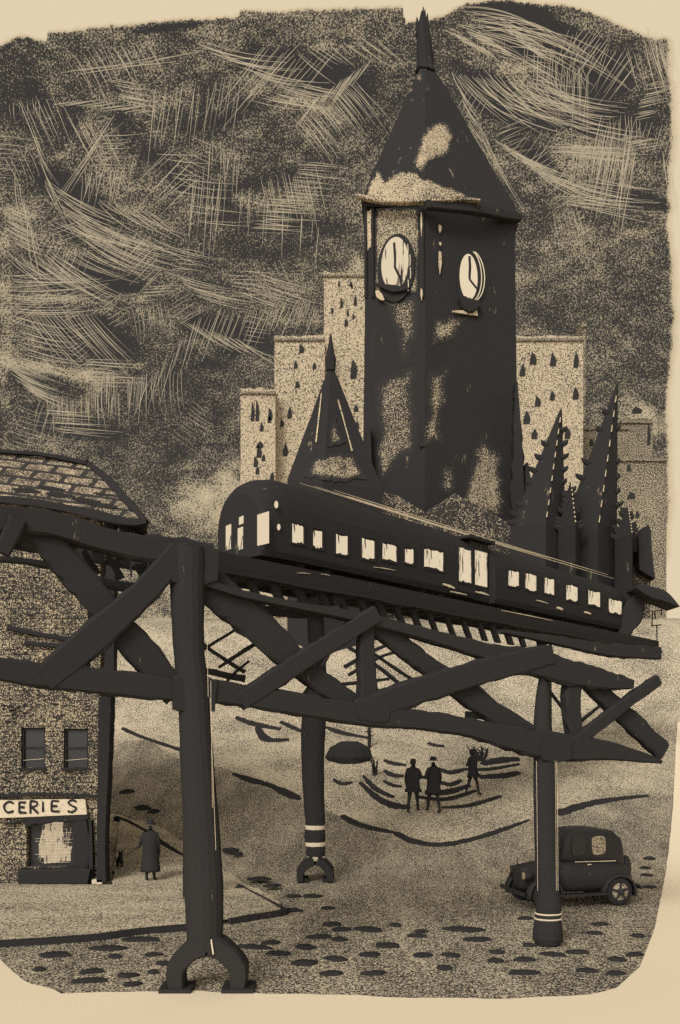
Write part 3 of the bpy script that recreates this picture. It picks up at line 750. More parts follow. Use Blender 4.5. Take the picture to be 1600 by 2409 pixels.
# vestibule between the cars
sa, sb = s_of(1122, TP0)+.02, s_of(1164, TP0)-.02
bm = bmesh.new(); loft(bm, [[VQ(s, TP0+.28, zb+.15), VQ(s, TP0+TW-.35, zb+.15), VQ(s, TP0+TW-.35, zb+2.25), VQ(s, TP0+.28, zb+2.25)] for s in (sa, sb)])
vest = obj('vestibule', bm, M_IRON_FAR, car1)
bm = bmesh.new(); prism(bm, [VQ(sa+.25, TP0+.25, zb+.7), VQ(sb-.1, TP0+.25, zb+.7), VQ(sb-.1, TP0+.25, zb+1.95), VQ(sa+.25, TP0+.25, zb+1.95)], VP*.02); obj('lit_opening', bm, M_GLOWS, vest)
bm = bmesh.new(); loft(bm, [[VQ(s, TP0+.1, zb+2.30), VQ(s, TP0+TW-.2, zb+2.30), VQ(s, TP0+TW-.2, zb+2.40), VQ(s, TP0+.1, zb+2.40)] for s in (sa-.3, sb+.2)]); obj('hood', bm, M_IRON_FAR, vest)
# gleams of the train roof, modelled as thin pale strands
rw = random.Random(4)
for k in range(6):
    a, z = rw.uniform(0, 1.2), rw.uniform(-.02, .22)
    sA, sB = s_of(690, 1.4)+k*.5, s_of(1475, 1.4)-rw.uniform(0, 9)
    if sB < sA+4: sB = sA+6
    pts = []
    for i in range(9):
        s = sA+(sB-sA)*i/8; t = (s-sN)/18
        pts.append(VQ(s, 1.0+a*.4, zb+HT+.06+z-.11*max(0,t)-.10*math.sin(math.pi*i/8)*.4))
    bm = bmesh.new(); tube(bm, pts, [.006]+[.014]*7+[.006], 5)
    tag(obj('roof_gleam', bm, M_PALE_LINE), 'thin pale strand standing in for a gleam on the train roof', 'gleam', 'painted gleams along the train roof')

# platform shelter past the train's tail
sh = empty('platform_shelter', W(1480, 1500, 42), 'black platform shelter with pointed drooping roof past the tail of the train', 'shelter')
bm = bmesh.new(); beam(bm, [W(1505, 1395, 42), W(1488, 1440, 42), W(1468, 1480, 42), W(1462, 1506, 42)], [.42, .95, .75, .5], .5); obj('post', bm, M_IRON_FAR, sh)
bm = bmesh.new(); beam(bm, [W(1486, 1384, 41.6), W(1520, 1398, 41.6), W(1550, 1408, 41.6), W(1584, 1432, 41.6)], [.25, .55, .5, .03], 1.6); obj('roof', bm, M_IRON_FAR, sh)
sg = empty('signal_frame', W(1548, 1512, 43), 'small thin square signal frame by the right edge beyond the shelter', 'signal')
bm = bmesh.new()
for a, b_ in (((1535, 1437), (1534, 1472)), ((1534, 1472), (1556, 1470)), ((1540, 1436), (1542, 1456)), ((1546, 1437), (1557, 1434)), ((1557, 1434), (1555, 1448))):
    beam(bm, [W(*a, 43), W(*b_, 43)], [.05, .05], .05)
obj('frame', bm, M_IRON_FAR, sg)
bm = bmesh.new(); beam(bm, [W(1545, 1470, 43), W(1546, 1512, 43)], [.04, .04], .05); obj('post', bm, M_IRON_FAR, sg)

# ------------------------------------------------------------------ church with clock tower
M_TLEFT = grain('lit_tower_stone', .62, .085, .20, bigsize=4, stretch=(1.3, 1.3, .45), light=(.52, .42, .28), attr='ink')  # left tower face painted paler, as its lit side
M_PANEL = grain('pale_belfry_panel', .52, .08, .10, bigsize=3, light=(.56, .46, .31), attr='ink')
M_ROOFP = grain('pale_roof_skirt', .46, .085, .18, bigsize=2.2, light=(.58, .46, .30), attr='ink')  # pale tone laid over the black roof
M_ROOFE = grain('pale_eave', .46, .085, .18, bigsize=2.2, light=(.6, .48, .32))
M_PALE_PATCH = grain('pale_wall_patch', .54, .085, .25, bigsize=3, stretch=(1.5, 1.5, .3), light=(.55, .44, .29), attr='ink')  # pale tones laid over the black right face, dark at the rims
M_PALE = grain('pale_stone_highlight', .30, .13, .2, bigsize=3, light=(.62, .5, .33))  # also used for painted highlights on sills and ridges
CT = Vector((6.0, 66, 0))
plan = [Vector((1.80, 67.8, 0)), CT, Vector((12.9, 68.6, 0)), Vector((13.2, 77, 0)), Vector((2.6, 77, 0))]
cen = Vector((7.4, 71.8, 0))
def tring(sc, z, k=1.0): return [Vector((cen.x+(p.x-cen.x)*sc, cen.y+(p.y-cen.y)*sc, z)) for p in plan]
ZE = 41.6
CH = empty('church', (7.4, 71, terr(0, 70)), 'tall black church with square clock tower, pointed roof and two crocketed spires', 'church')
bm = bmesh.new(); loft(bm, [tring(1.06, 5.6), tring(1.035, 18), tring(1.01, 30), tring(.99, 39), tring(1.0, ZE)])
tower = obj('tower', bm, M_BLACK, CH)
def face_pt(i, u, z, out):
    """point on tower face i (0 left, 1 right): u 0..1 along, z height, out proud of the wall"""
    a, b_ = plan[i], plan[i+1]
    k = np.interp(z, [5.6, 18, 30, 39, ZE], [1.06, 1.035, 1.01, .99, 1.0])
    a = cen+(a-cen)*k; b_ = cen+(b_-cen)*k
    n = (b_-a).cross(Vector((0, 0, 1))).normalized()
    if n.y > 0: n = -n
    p = a.lerp(b_, u)+n*out; return Vector((p.x, p.y, z))
def zpx(i, u, y):
    p = face_pt(i, u, 30, 0); return EYE+(HY-y)/F*p.y
def upx(i, x):
    best = min(range(0, 201), key=lambda k: abs(HX+F*face_pt(i, k/200, 30, 0).x/face_pt(i, k/200, 30, 0).y-x)); return best/200
def plate(i, poly, mat, name, parent, out=.06, th=.12):
    if name.endswith('patch'): out = .015
    if name.endswith('patch'):
        def fm(x, y):
            a0, a1 = face_pt(i, 0, 30, out), face_pt(i, 1, 30, out); u = (x-HX)/F
            t = (a0.x-u*a0.y)/(u*(a1.y-a0.y)-(a1.x-a0.x)); yy = a0.y+(a1.y-a0.y)*t
            return face_pt(i, t, EYE+(HY-y)/F*yy, out)
        return soft_faces(poly, fm, Vector((0, th, 0)), name, mat, parent, fade=(7 if 'belfry' in name else 22))
    P = [face_pt(i, upx(i, x), zpx(i, upx(i, x), y), out) for x, y in poly]
    bm = bmesh.new(); a, b_ = plan[i], plan[i+1]; n = (b_-a).cross(Vector((0, 0, 1))).normalized()
    if n.y > 0: n = -n
    prism(bm, P, -n*th); return obj(name, bm, mat, parent)
def soft_faces(P, fm, th, name, mat, par, step=5, fade=24, hi=1.15):
    """patch with its grains thickening to solid soot at the rim; P in chart units, fm maps to the wall"""
    n = len(P); pts = [Vector(p) for p in P]
    def dist(x, y):
        best = 1e9
        for (a, b_), (c, d_) in zip(P, P[1:]+P[:1]):
            L = (c-a)**2+(d_-b_)**2 or 1; t = max(0, min(1, ((x-a)*(c-a)+(y-b_)*(d_-b_))/L))
            best = min(best, math.hypot(x-a-(c-a)*t, y-b_-(d_-b_)*t))
        return best
    x = min(p[0] for p in P)+step/2
    while x < max(p[0] for p in P):
        y = min(p[1] for p in P)+step/2
        while y < max(p[1] for p in P): pts.append(Vector((x, y))); y += step
        x += step
    vo, eo, fo, *_ = delaunay_2d_cdt(pts, [], [list(range(n))], 1, 1e-3)
    tp = [fm(p.x, p.y) for p in vo]
    bm = bmesh.new(); lay = bm.verts.layers.float.new('ink')  # rim darkening that blends the patch into the black wall
    vt = [bm.verts.new(p) if p is not None else None for p in tp]
    for v, p in zip(vt, vo):
        if v is not None:
            q = min(1, dist(p.x, p.y)/fade); v[lay] = .5+(hi-.5)*(1-q)**1.3
    for f in fo:
        if all(vt[k] is not None for k in f) and max((tp[f[a]]-tp[f[a-1]]).length for a in range(3)) < 2.5: bm.faces.new([vt[k] for k in f])
    bmesh.ops.delete(bm, geom=[v for v in bm.verts if not v.link_faces], context='VERTS')
    r = bmesh.ops.extrude_face_region(bm, geom=bm.faces[:])
    for v in r['geom']:
        if isinstance(v, bmesh.types.BMVert): v.co += th
    return obj(name, bm, mat, par)
def wob(poly, n=5, amp=5, seed=0):
    rnd = random.Random(seed); out = []
    for (a, b_), (c, d_) in zip(poly, poly[1:]+poly[:1]):
        for k in range(n):
            t = k/n; j = amp if k else 0
            out.append((a+(c-a)*t+rnd.uniform(-j, j), b_+(d_-b_)*t+rnd.uniform(-j, j)))
    return out
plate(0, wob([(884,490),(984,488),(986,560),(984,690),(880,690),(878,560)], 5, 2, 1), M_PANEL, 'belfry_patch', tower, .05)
plate(0, wob([(862,500),(872,492),(870,580),(862,590)], 4, 2, 2), M_PALE, 'edge_panel', tower, .05)
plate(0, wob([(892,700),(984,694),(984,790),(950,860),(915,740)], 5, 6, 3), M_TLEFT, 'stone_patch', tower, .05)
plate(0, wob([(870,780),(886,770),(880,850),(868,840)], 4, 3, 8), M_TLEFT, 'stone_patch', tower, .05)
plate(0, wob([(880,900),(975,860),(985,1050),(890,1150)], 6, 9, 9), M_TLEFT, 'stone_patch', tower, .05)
plate(1, wob([(1018,752),(1060,740),(1118,742),(1090,757),(1068,800),(1010,820)], 5, 4, 4), M_PALE_PATCH, 'stone_patch', tower, .05)
plate(1, wob([(1008,868),(1062,858),(1054,930),(1040,1000),(1050,1050),(985,1048),(1006,960)], 5, 7, 5), M_PALE_PATCH, 'stone_patch', tower, .05)
plate(1, wob([(1128,995),(1150,1040),(1175,1060),(1190,1180),(1180,1215),(1090,1210),(1085,1170),(1110,1080)], 5, 7, 6), M_PALE_PATCH, 'portal_patch', tower, .05)
plate(1, wob([(1035,1098),(1072,1094),(1076,1150),(1060,1165),(1034,1160)], 4, 4, 7), M_PALE_PATCH, 'stone_patch', tower, .05)
# corner strips of the belfry
for i, x0, x1, y0, y1 in ((0, 856, 862, 485, 700), (0, 988, 998, 480, 700), (0, 874, 879, 490, 700)):
    plate(i, [(x0, y0), (x1, y0), (x1, y1), (x0, y1)], M_BLACK, 'corner_pilaster', tower, .16, .2)
for x0, y0, y1, wv in ((992,500,560,2),(1030,530,550,5),(1030,592,648,5),(1031,570,580,4),(992,680,710,3)):
    i_ = 0 if x0 < 1000 else 1
    plate(i_, [(x0, y0), (x0+wv, y0+3), (x0+wv+1, (y0+y1)/2), (x0+wv/2, y1), (x0-1, (y0+y1)/2)], M_PALE, 'bare_stone_chip', tower, .22, .05)
def oval(i, cx, cy, rx, ry, mat, name, parent, out, th=.12, n=36, pw=1.0, sk=0):
    P = []
    for k in range(n):
        a = 2*math.pi*k/n; P.append((cx+rx*math.cos(a)+sk*math.sin(a), cy+ry*math.sin(a)))
    uc = upx(i, cx); a_, b_ = plan[i], plan[i+1]
    zc = zpx(i, uc, cy)
    bm = bmesh.new(); c0 = face_pt(i, uc, zc, out); T = (b_-a_).normalized(); n_ = T.cross(Vector((0, 0, 1))).normalized()
    if n_.y > 0: n_ = -n_
    mx = c0.y/F/abs(T.x-T.y*(c0.x/c0.y)); mz = c0.y/F
    prism(bm, [c0+T*(px-cx)*mx+Vector((0, 0, (cy-py)*mz)) for px, py in P], -n_*th)
    o = obj(name, bm, mat, parent)
    return o, (lambda px, py, oo: c0+T*(px-cx)*mx+Vector((0, 0, (cy-py)*mz))+n_*oo), n_
rimL, _, _ = oval(0, 932, 632, 44, 80, M_BLACK, 'clock_surround', CH, .22, .26)
dL, fp, n_ = oval(0, 930, 622, 32, 62, M_CLOCK, 'clock_face', rimL, .26, .1)
for pts, wv in (([(931,632),(931,600),(929,574)],.17),([(931,632),(938,648),(948,670)],.16)):
    bm = bmesh.new(); beam(bm, [fp(x, y, .06) for x, y in pts], [wv]*len(pts), .05, n_, .15, 1); obj('clock_hand', bm, M_BLACK, dL)
bm = bmesh.new(); beam(bm, [fp(886, 664, .1), fp(930, 684, .1), fp(966, 690, .1)], [.12, .5, .1], .3, n_); obj('dial_sill', bm, M_BLACK, rimL)
bm = bmesh.new(); beam(bm, [fp(888, 680, .12), fp(896, 694, .12), fp(906, 706, .12)], [.2, .42, .12], .06, n_); obj('sill_highlight', bm, M_PALE, rimL)
for x, y in ((961,585),(966,610),(967,640),(962,668)):
    bm = bmesh.new(); beam(bm, [fp(x, y, .08), fp(x+1, y+14, .08), fp(x, y+26, .08)], [.05]*3, .04, n_); obj('dial_rim_wire', bm, M_CLOCKP, rimL)
rimR, _, _ = oval(1, 1104, 662, 30, 78, M_BLACK, 'clock_surround', CH, .08, .12)
bm = bmesh.new()
dR, fq, n2 = oval(1, 1102, 652, 21, 54, M_CLOCKP, 'clock_face', rimR, .12, .08)
for pts, wv in (([(1103,658),(1104,630),(1103,604)],.18),([(1103,658),(1112,668),(1122,678)],.16)):
    bm = bmesh.new(); beam(bm, [fq(x, y, .05) for x, y in pts], [wv]*len(pts), .05, n2, .12, 1); obj('clock_hand', bm, M_BLACK, dR)
for ex, rr in ((1104, 27), (1107, 31)):
    bm = bmesh.new(); pts = [fq(ex+rr*math.cos(a), 650+60*math.sin(a), .09) for a in [math.radians(t) for t in range(-75, 76, 10)]]
    beam(bm, pts, [.06]*len(pts), .05, n2, .1, .5); obj('dial_rim_wire', bm, M_CLOCKP, rimR)
bm = bmesh.new(); beam(bm, [fq(1078, 706, .1), fq(1100, 722, .1), fq(1124, 712, .1)], [.3, 1.1, .3], .5, n2); obj('dial_sill', bm, M_BLACK, rimR)
bm = bmesh.new(); beam(bm, [fq(1062, 742, .1), fq(1095, 738, .1), fq(1120, 734, .1)], [.1, .3, .5], .1, n2); obj('sill_highlight', bm, M_PALE, rimR)
# roof
apx = W(1004, 165, 71.8)
def rring(t, bell=0):
    """t 0 eave .. 1 top"""
    return
rings = []
ezl = [EYE+(HY-474)/F*67.8, EYE+(HY-478)/F*66, EYE+(HY-512)/F*68.6]
zz = [ezl[0], ezl[1], ezl[2], ezl[2]-1, ezl[0]-1]
def rr_(sc, dz, lean):
    o = []
    for p, z in zip(plan, zz):
        c = cen.lerp(Vector((apx.x, apx.y, 0)), lean)
        q = Vector((c.x+(p.x-cen.x)*sc, c.y+(p.y-cen.y)*sc, 0)); q.z = z*(1-lean)+apx.z*lean if dz is None else z+dz
        o.append(q)
    return o
rings = [rr_(1.0, -.35, 0), rr_(1.05, 0, 0), rr_(.98, 1.0, 0), rr_(.90, None, .17), rr_(.62, None, .45), rr_(.33, None, .76), rr_(.12, None, .97), rr_(.10, None, 1.0)]
bm = bmesh.new(); loft(bm, rings); roof = obj('roof', bm, M_BLACK, CH)
# pale skirt hugging the left slope of the roof
def rpt(x, y, out):
    """point on the left/right slope of roof by bearing and height: intersect the sight line with the roof triangles"""
    return None
roofbm = bmesh.new(); loft(roofbm, rings); roofbm.normal_update()
from mathutils.bvhtree import BVHTree
bmesh.ops.triangulate(roofbm, faces=roofbm.faces[:]); rb = BVHTree.FromBMesh(roofbm)
def on_roof(x, y, out=.07):
    o_ = Vector((0, 0, EYE)); dr = (W(x, y, 60)-o_).normalized(); h = rb.ray_cast(o_, dr)
    if h[0] is None: return None
    return h[0]-dr*out
def roof_patch(poly, mat, name, step=6):
    return soft_faces(wob(poly, 6, 4, int(poly[0][0])), lambda x, y: on_roof(x, y, .04), Vector((0, .14, 0)), name, mat, roof, fade=(6 if 'skirt' in name else 12), hi=1.1)
roof_patch([(856,466),(870,425),(892,395),(905,425),(925,405),(960,402),(1020,425),(1070,445),(1122,470),(1000,476),(856,474)], M_ROOFP, 'pale_skirt')
roof_patch([(968,395),(985,340),(1000,300),(1030,282),(1058,292),(1070,320),(1062,360),(1045,374),(1010,380),(990,410)], M_ROOFP, 'pale_roof_patch')
roof_patch([(995,200),(1008,196),(1012,215),(1002,224)], M_ROOFP, 'pale_roof_patch')
# eave fascia
bm = bmesh.new(); a = on_roof(862, 466, .2) or W(862, 466, 67); 
beam(bm, [W(838,462,67.2), W(900,472,66.4), W(1000,474,65.2), W(1070,470,65.5), W(1128,474,66)], [.15, .35, .3, .3, .12], .5, (0, -1, 0), .25, .8); obj('eave_board', bm, M_ROOFE, roof)
bm = bmesh.new(); beam(bm, [W(1000,482,65.1), W(1110,492,66.2), W(1212,512,68.3), W(1222,514,68.5)], [.6, .7, .6, .2], .5, (0, -1, 0), .1, .8); obj('eave_board', bm, M_BLACK, roof)
# finial
bm = bmesh.new(); rings = []
for y, cx, wv in ((172,1002,52),(150,1001,40),(110,998,36),(78,996,32),(62,995,27)):
    p = W(cx, y, 71.8); r = wv/F*71.8/2
    rings.append([p+Vector((math.cos(t)*r*random.uniform(.9, 1.1), math.sin(t)*r, random.uniform(-.2, .2))) for t in [2*math.pi*k/8 for k in range(8)]])
loft(bm, rings)
for x0, x1, y1 in ((984,981,40),(988,992,26),(993,996,16),(998,1000,22),(1002,1006,32),(1007,1004,44),(1014,1018,120)):
    y0 = 84 if x0 < 1010 else 150
    p0, p1 = W(x0, y0, 71.8), W(x1, y1, 71.8); tube(bm, [p0, p0.lerp(p1, .6), p1], [.20, .15, .03], 6)
obj('spire', bm, M_BLACK, CH)
# tower foot buttresses
for x, yt, wv in ((1215, 900, 26), (1240, 1090, 30), (868, 1000, 24)):
    bm = bmesh.new(); p = W(x, yt, 66.5); q = W(x+(8 if x > 1000 else -6), 1400, 66.5)
    beam(bm, [Vector((p.x, 67.0, p.z)), Vector(((p.x+q.x)/2, 66.8, (p.z+q.z)/2)), Vector((q.x, 66.6, 6.0))], [.2, .9, 1.4], 1.2, (0, -1, 0), .2, .8); obj('buttress', bm, M_BLACK, CH)
# nave and low roofs at the foot of tower
M_NAVE = grain('gritty_nave_wall', .70, .08, .2, bigsize=3, light=(.6, .48, .32))
bm = bmesh.new(); prism(bm, [W(x, y, 63.5) for x, y in ((860,1640),(860,1150),(935,1165),(1000,1205),(1070,1160),(1160,1210),(1205,1235),(1330,1255),(1440,1290),(1530,1365),(1530,1640))], (0, 2.0, 0)); obj('nave', bm, M_NAVE, CH)
bm = bmesh.new(); prism(bm, [W(x, y, 62.8) for x, y in ((1205,1290),(1215,1200),(1330,1205),(1345,1235),(1450,1240),(1460,1268),(1500,1262),(1502,1300),(1380,1270),(1300,1262))], (0, .6, 0)); obj('nave_roof', bm, M_BLACK, CH)
bm = bmesh.new(); prism(bm, [W(x, y, 62.5) for x, y in ((1502,1262),(1525,1234),(1532,1250),(1534,1300),(1542,1362),(1505,1340))], (0, 2, 0)); obj('gable', bm, M_BLACK, CH)
def crocket_spire(apex, bl, br, ybase, d, seed, name='crocketed_spire'):
    rnd = random.Random(seed); bm = bmesh.new()
    A = W(*apex, d+1.2); L = W(bl, ybase, d); Rr = W(br, ybase, d); wdt = Rr.x-L.x
    mid = L.lerp(Rr, .55)
    base = [L+Vector((0, .8, 0)), mid+Vector((0, -.8, 0)), Rr+Vector((0, .6, 0)), mid+Vector((-.1, 2.6, 0))]
    rings = [[Vector((p.x, p.y, 6.0)) for p in base], base]
    for t in (.25, .5, .75, .97): rings.append([p.lerp(A, t**1.25) for p in base])
    loft(bm, rings); sp = obj(name, bm, M_BLACK, CH)
    for e, p in ((0, base[0]), (2, base[2])):
        n = 9
        for k in range(n):
            t = (.06+.86*k/n)**1.25; c = p.lerp(A, t); sg = -1 if e == 0 else 1
            if rnd.random() < .22: continue
            bm = bmesh.new(); l = rnd.uniform(.15, .5)*(1-t*.4)
            tube(bm, [c-Vector((sg*.15, 0, .05)), c+Vector((sg*l*.6, 0, .12)), c+Vector((sg*l, 0, .30))], [.24, .16, .03], 6); obj('crocket', bm, M_BLACK, sp)
    for k in range(9):
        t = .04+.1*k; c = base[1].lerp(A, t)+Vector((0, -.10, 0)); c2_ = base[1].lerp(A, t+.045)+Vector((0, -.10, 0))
        bm = bmesh.new(); beam(bm, [c, c2_], [.07, .05], .05); obj('ridge_highlight', bm, M_PALE, sp)
    return sp
crocket_spire((1322,952), 1206, 1336, 1235, 61, 3)
crocket_spire((1454,893), 1326, 1458, 1250, 62, 5)
crocket_spire((1476,1186), 1455, 1496, 1262, 60.5, 9)
crocket_spire((1342,1130), 1320, 1368, 1240, 60, 11)

# small steeple on the left of the tower
CP = empty('chapel', (W(780, 1300, 56).x, 57, terr(0, 57)), 'small black steep-roofed steeple with knobbed tip just left of the clock tower', 'chapel')
A = W(779, 850, 57); d = 56
base = [W(676,1128,d), W(760,1135,d-1.4), W(900,1150,d+.2), W(850,1120,d+3), W(735,1110,d+3)]
bm = bmesh.new(); rings = [[Vector((p.x, p.y, 6)) for p in base], base]+[[p.lerp(A, t) for p in base] for t in (.3, .6, .85, .96)]
loft(bm, rings); stp = obj('steeple', bm, M_BLACK, CP)
bm = bmesh.new(); rings = []
for y, wv in ((872,22),(845,26),(830,18),(815,12),(800,8),(786,4)):
    p = W(778, y, 57); r = wv/F*57/2; rings.append([p+Vector((math.cos(t)*r, math.sin(t)*r, 0)) for t in [2*math.pi*k/8 for k in range(8)]])
loft(bm, rings); obj('finial', bm, M_BLACK, CP)
M_ST = grain('mottled_steeple_slate', .56, .07, .25, bigsize=1.6, light=(.55, .44, .29), attr='ink')
def flat_on(poly, d0, mat, name, par, th=.12, amp=4):
    P = wob(poly, 5, amp, int(poly[0][1])); bm = bmesh.new(); prism(bm, [W(x, y, d0) for x, y in P], (0, th, 0)); return obj(name, bm, mat, par)
bmt = bmesh.new(); loft(bmt, rings := [[Vector((p.x, p.y, 6)) for p in base], base]+[[p.lerp(A, t) for p in base] for t in (.3, .6, .85, .96)]); bmesh.ops.triangulate(bmt, faces=bmt.faces[:]); rb2 = BVHTree.FromBMesh(bmt)
def slope_patch(poly, mat, name, par, tree, step=6, amp=4, out=.08):
    o_ = Vector((0, 0, EYE))
    def fm(x, y):
        dr = (W(x, y, 60)-o_).normalized(); h = tree.ray_cast(o_, dr); return h[0]-dr*out if h[0] is not None else None
    return soft_faces(wob(poly, 6, amp, int(poly[0][0])), fm, Vector((0, .12, 0)), name, mat, par, step, 12 if amp > 1 else 1.2, 1.35 if amp > 1 else .5)
slope_patch([(716,1122),(735,1080),(765,1068),(800,1062),(838,1074),(850,1100),(862,1128),(800,1132),(760,1130)], M_ST, 'slate_patch', stp, rb2)
slope_patch([(778,985),(790,968),(795,1000),(815,1040),(770,1050)], M_ST, 'slate_patch', stp, rb2)
slope_patch([(755,925),(757,925),(745,1040),(742,1040)], M_PALE, 'ridge_highlight', stp, rb2, 3, .5, .1)
slope_patch([(794,940),(797,940),(830,1060),(827,1062)], M_PALE, 'ridge_highlight', stp, rb2, 3, .5, .1)

# ------------------------------------------------------------------ distant buildings
M_TALL = grain('pale_far_masonry', .40, .17, .12, bigsize=16, light=(.60, .49, .33))
M_TALL2 = grain('grey_far_masonry', .56, .17, .12, bigsize=12, light=(.52, .43, .29))
M_WIN = grain('dark_far_window', .98, .3, .05)
def tall(blocks, d, dep, label, mat, wins, cat='office building', wsz=(7, 18)):
    cx = sum((b_[0]+b_[1])/2 for b_ in blocks)/len(blocks); root = empty('office_building', (W(cx, HY, d).x, d+dep/2, 6.1), label, cat)
    for k, (x0, x1, yt) in enumerate(blocks):
        a = W(x0, yt, d); b_ = W(x1, yt, d); bm = bmesh.new(); rnd = random.Random(x0)
        n = 8; top = [Vector((a.x+(b_.x-a.x)*t/n, d, a.z+rnd.uniform(-.3, .3))) for t in range(n+1)]
        prism(bm, [Vector((a.x, d, 5.0)), Vector((b_.x-.02, d, 5.0))]+top[::-1], (0, dep+k*.3, 0)); wl = obj('wall', bm, mat, root)
        bm = bmesh.new(); z = a.z
        box(bm, (a.x-.1, d-.35, z-.9), (b_.x+.1, d-.02, z-.5)); obj('cornice', bm, M_TALL2, wl)
    for (x, y, w_, h_) in wins:
        bm = bmesh.new(); rnd = random.Random(x*7+y)
        sk = rnd.uniform(-3, 3)
        P = [(x-w_, y+h_), (x-w_*.8, y), (x-w_*.2+sk, y-h_*1.1), (x+w_*.5, y-h_*.5), (x+w_*.9, y+h_*.1), (x+w_*.6, y+h_)]
        prism(bm, [W(px, py, d-.12) for px, py in P], (0, .11, 0)); obj('window', bm, M_WIN, root)
tall([(566,648,915)], 151, 22, 'lowest step of the pale setback tower on the left, with scratchy dark windows', M_TALL,
     [(595,968,5,22),(606,966,5,24),(636,974,6,14),(616,1004,5,10),(664-30,986,5,8),(610,1062,7,14),(602,1086,6,12),(606,1106,5,9),(612,1046,9,8),(640,1120,6,10),(620,1076,5,8)])
tall([(646,764,790)], 154, 24, 'middle step of the pale setback tower, behind the small steeple', M_TALL,
     [(710,820,7,10),(696,858,5,9),(700,904,6,8),(682,970,6,14),(672,1058,7,14),(740,860,5,8),(664,995,5,8)])
tall([(762,866,640)], 158, 26, 'tallest step of the pale setback tower, touching the clock tower', M_TALL,
     [(798,666,3,7),(826,668,3,6),(804,712,4,11),(836,706,4,12),(782,730,3,7),(818,733,3,8),(815,758,5,9),(832,744,3,6),(833,868,9,22),(840,1000,6,10),(828,672,2,6),(838,960,6,8)])
tall([(1212,1372,790)], 150, 22, 'pale block building right of the clock tower with drop-shaped dark windows', M_TALL,
     [(1255,843,9,14),(1302,846,8,15),(1230,870,7,15),(1356,846,7,18),(1266,944,8,12),(1300,930,7,11),(1240,982,9,15),(1258,1020,8,12),(1336,1018,8,14),(1355,925,8,14)])
tall([(1368,1378,760)], 172, 20, 'narrow dark edge wall of a block behind the pale right-hand building', M_TALL2, [])
tall([(1366,1480,1000)], 165, 18, 'low grey block between the two crocketed spires', M_TALL2, [(1392,1040,6,8)])
tall([(1448,1568,1072)], 145, 18, 'grey flat-topped block at the far right with a dark door mark', M_TALL2, [(1486,1165,10,8),(1480,1100,5,8),(1500,1210,6,8)])
tall([(1462,1535,985)], 175, 18, 'far grey block with stepped top at the right edge', M_TALL2, [(1500,965,14,8),(1527,1020,4,26)])

# ------------------------------------------------------------------ grocery store
DS = 28.3
ST = empty('grocery_store', (-9.5, DS+2, 0), 'tall brick grocery store with dark shop window and tiled roof at the left edge', 'shop building')
m, nt, new, lk = nodes('sooty_brick')
co = new('ShaderNodeTexCoord').outputs['Object']
mp = new('ShaderNodeMapping'); mp.inputs['Rotation'].default_value = (R(90), 0, 0); lk(co, mp.inputs[0])
br = new('ShaderNodeTexBrick'); lk(mp.outputs[0], br.inputs['Vector']); br.inputs['Scale'].default_value = 1.0
br.inputs['Brick Width'].default_value = .36; br.inputs['Row Height'].default_value = .155; br.inputs['Mortar Size'].default_value = .018; br.inputs['Mortar Smooth'].default_value = .3
br.offset = .5
nz = noise_n(nt, co, 2.2, 3, .7)
mort = mathn(nt, 'MULTIPLY', br.outputs['Fac'], mathn(nt, 'GREATER_THAN', noise_n(nt, co, 5, 3), .50))
ex = mathn(nt, 'MULTIPLY', mort, .15)
f = grainfac(nt, co, .60, .04, .16, 1.6, None, None, ex, soft=.13)
surf(nt, mixc(nt, f, (.60, .48, .31), (.038, .035, .033)), .95, f, .3, .02); M_BRICK = m
xr = W(236, 0, DS).x
EZ = EYE+(HY-1215)/F*DS
wall_poly = [(-16, 0), (-16, EZ), (xr, EZ), (xr, 0)]
# front wall with two real openings and a shop-window opening
def front_wall():
    holes = []
    def r(x0, y0, x1, y1): a = W(x0, y0, DS); b_ = W(x1, y1, DS); return (a.x, b_.z, b_.x, a.z)
    holes = [r(50, 1712, 106, 1806), r(150, 1714, 208, 1806), r(62, 1922, 206, 2040)]
    xsx = sorted({-16, xr}|{h[0] for h in holes}|{h[2] for h in holes}); zsz = sorted({-.2, EZ}|{h[1] for h in holes}|{h[3] for h in holes})
    bm = bmesh.new(); vs = {}
    def V(x, y, z):
        k = (round(x, 4), round(y, 4), round(z, 4))
        if k not in vs: vs[k] = bm.verts.new((x, y, z))
        return vs[k]
    for a, b_ in zip(xsx[:-1], xsx[1:]):
        for c, e in zip(zsz[:-1], zsz[1:]):
            mx, mz = (a+b_)/2, (c+e)/2
            if any(h[0] < mx < h[2] and h[1] < mz < h[3] for h in holes): continue
            bm.faces.new((V(a, DS, c), V(b_, DS, c), V(b_, DS, e), V(a, DS, e)))
    r_ = bmesh.ops.extrude_face_region(bm, geom=bm.faces[:])
    for v in r_['geom']:
        if isinstance(v, bmesh.types.BMVert): v.co.y += .3
    return bm, holes
bm, holes = front_wall(); wall = obj('wall', bm, M_BRICK, ST)
bm = bmesh.new(); prism(bm, [(-16, DS+.302, -.2), (xr, DS+.302, -.2), (xr-1.35, DS+6.5, -.2), (-16, DS+6.5, -.2)], (0, 0, EZ+.15)); obj('rear_building', bm, inkmat('dark_side_wall', .08, .74), wall)
bm = bmesh.new(); a = W(232, 1640, DS-.12); b_ = W(262, 2070, DS-.12)
beam(bm, [W(252,1640,DS-.15), W(248,1800,DS-.15), W(243,1960,DS-.15), W(243,2072,DS-.15)], [.42,.38,.30,.34], .5, (0, -1, 0), .05); obj('corner_pier', bm, M_IRON, ST)
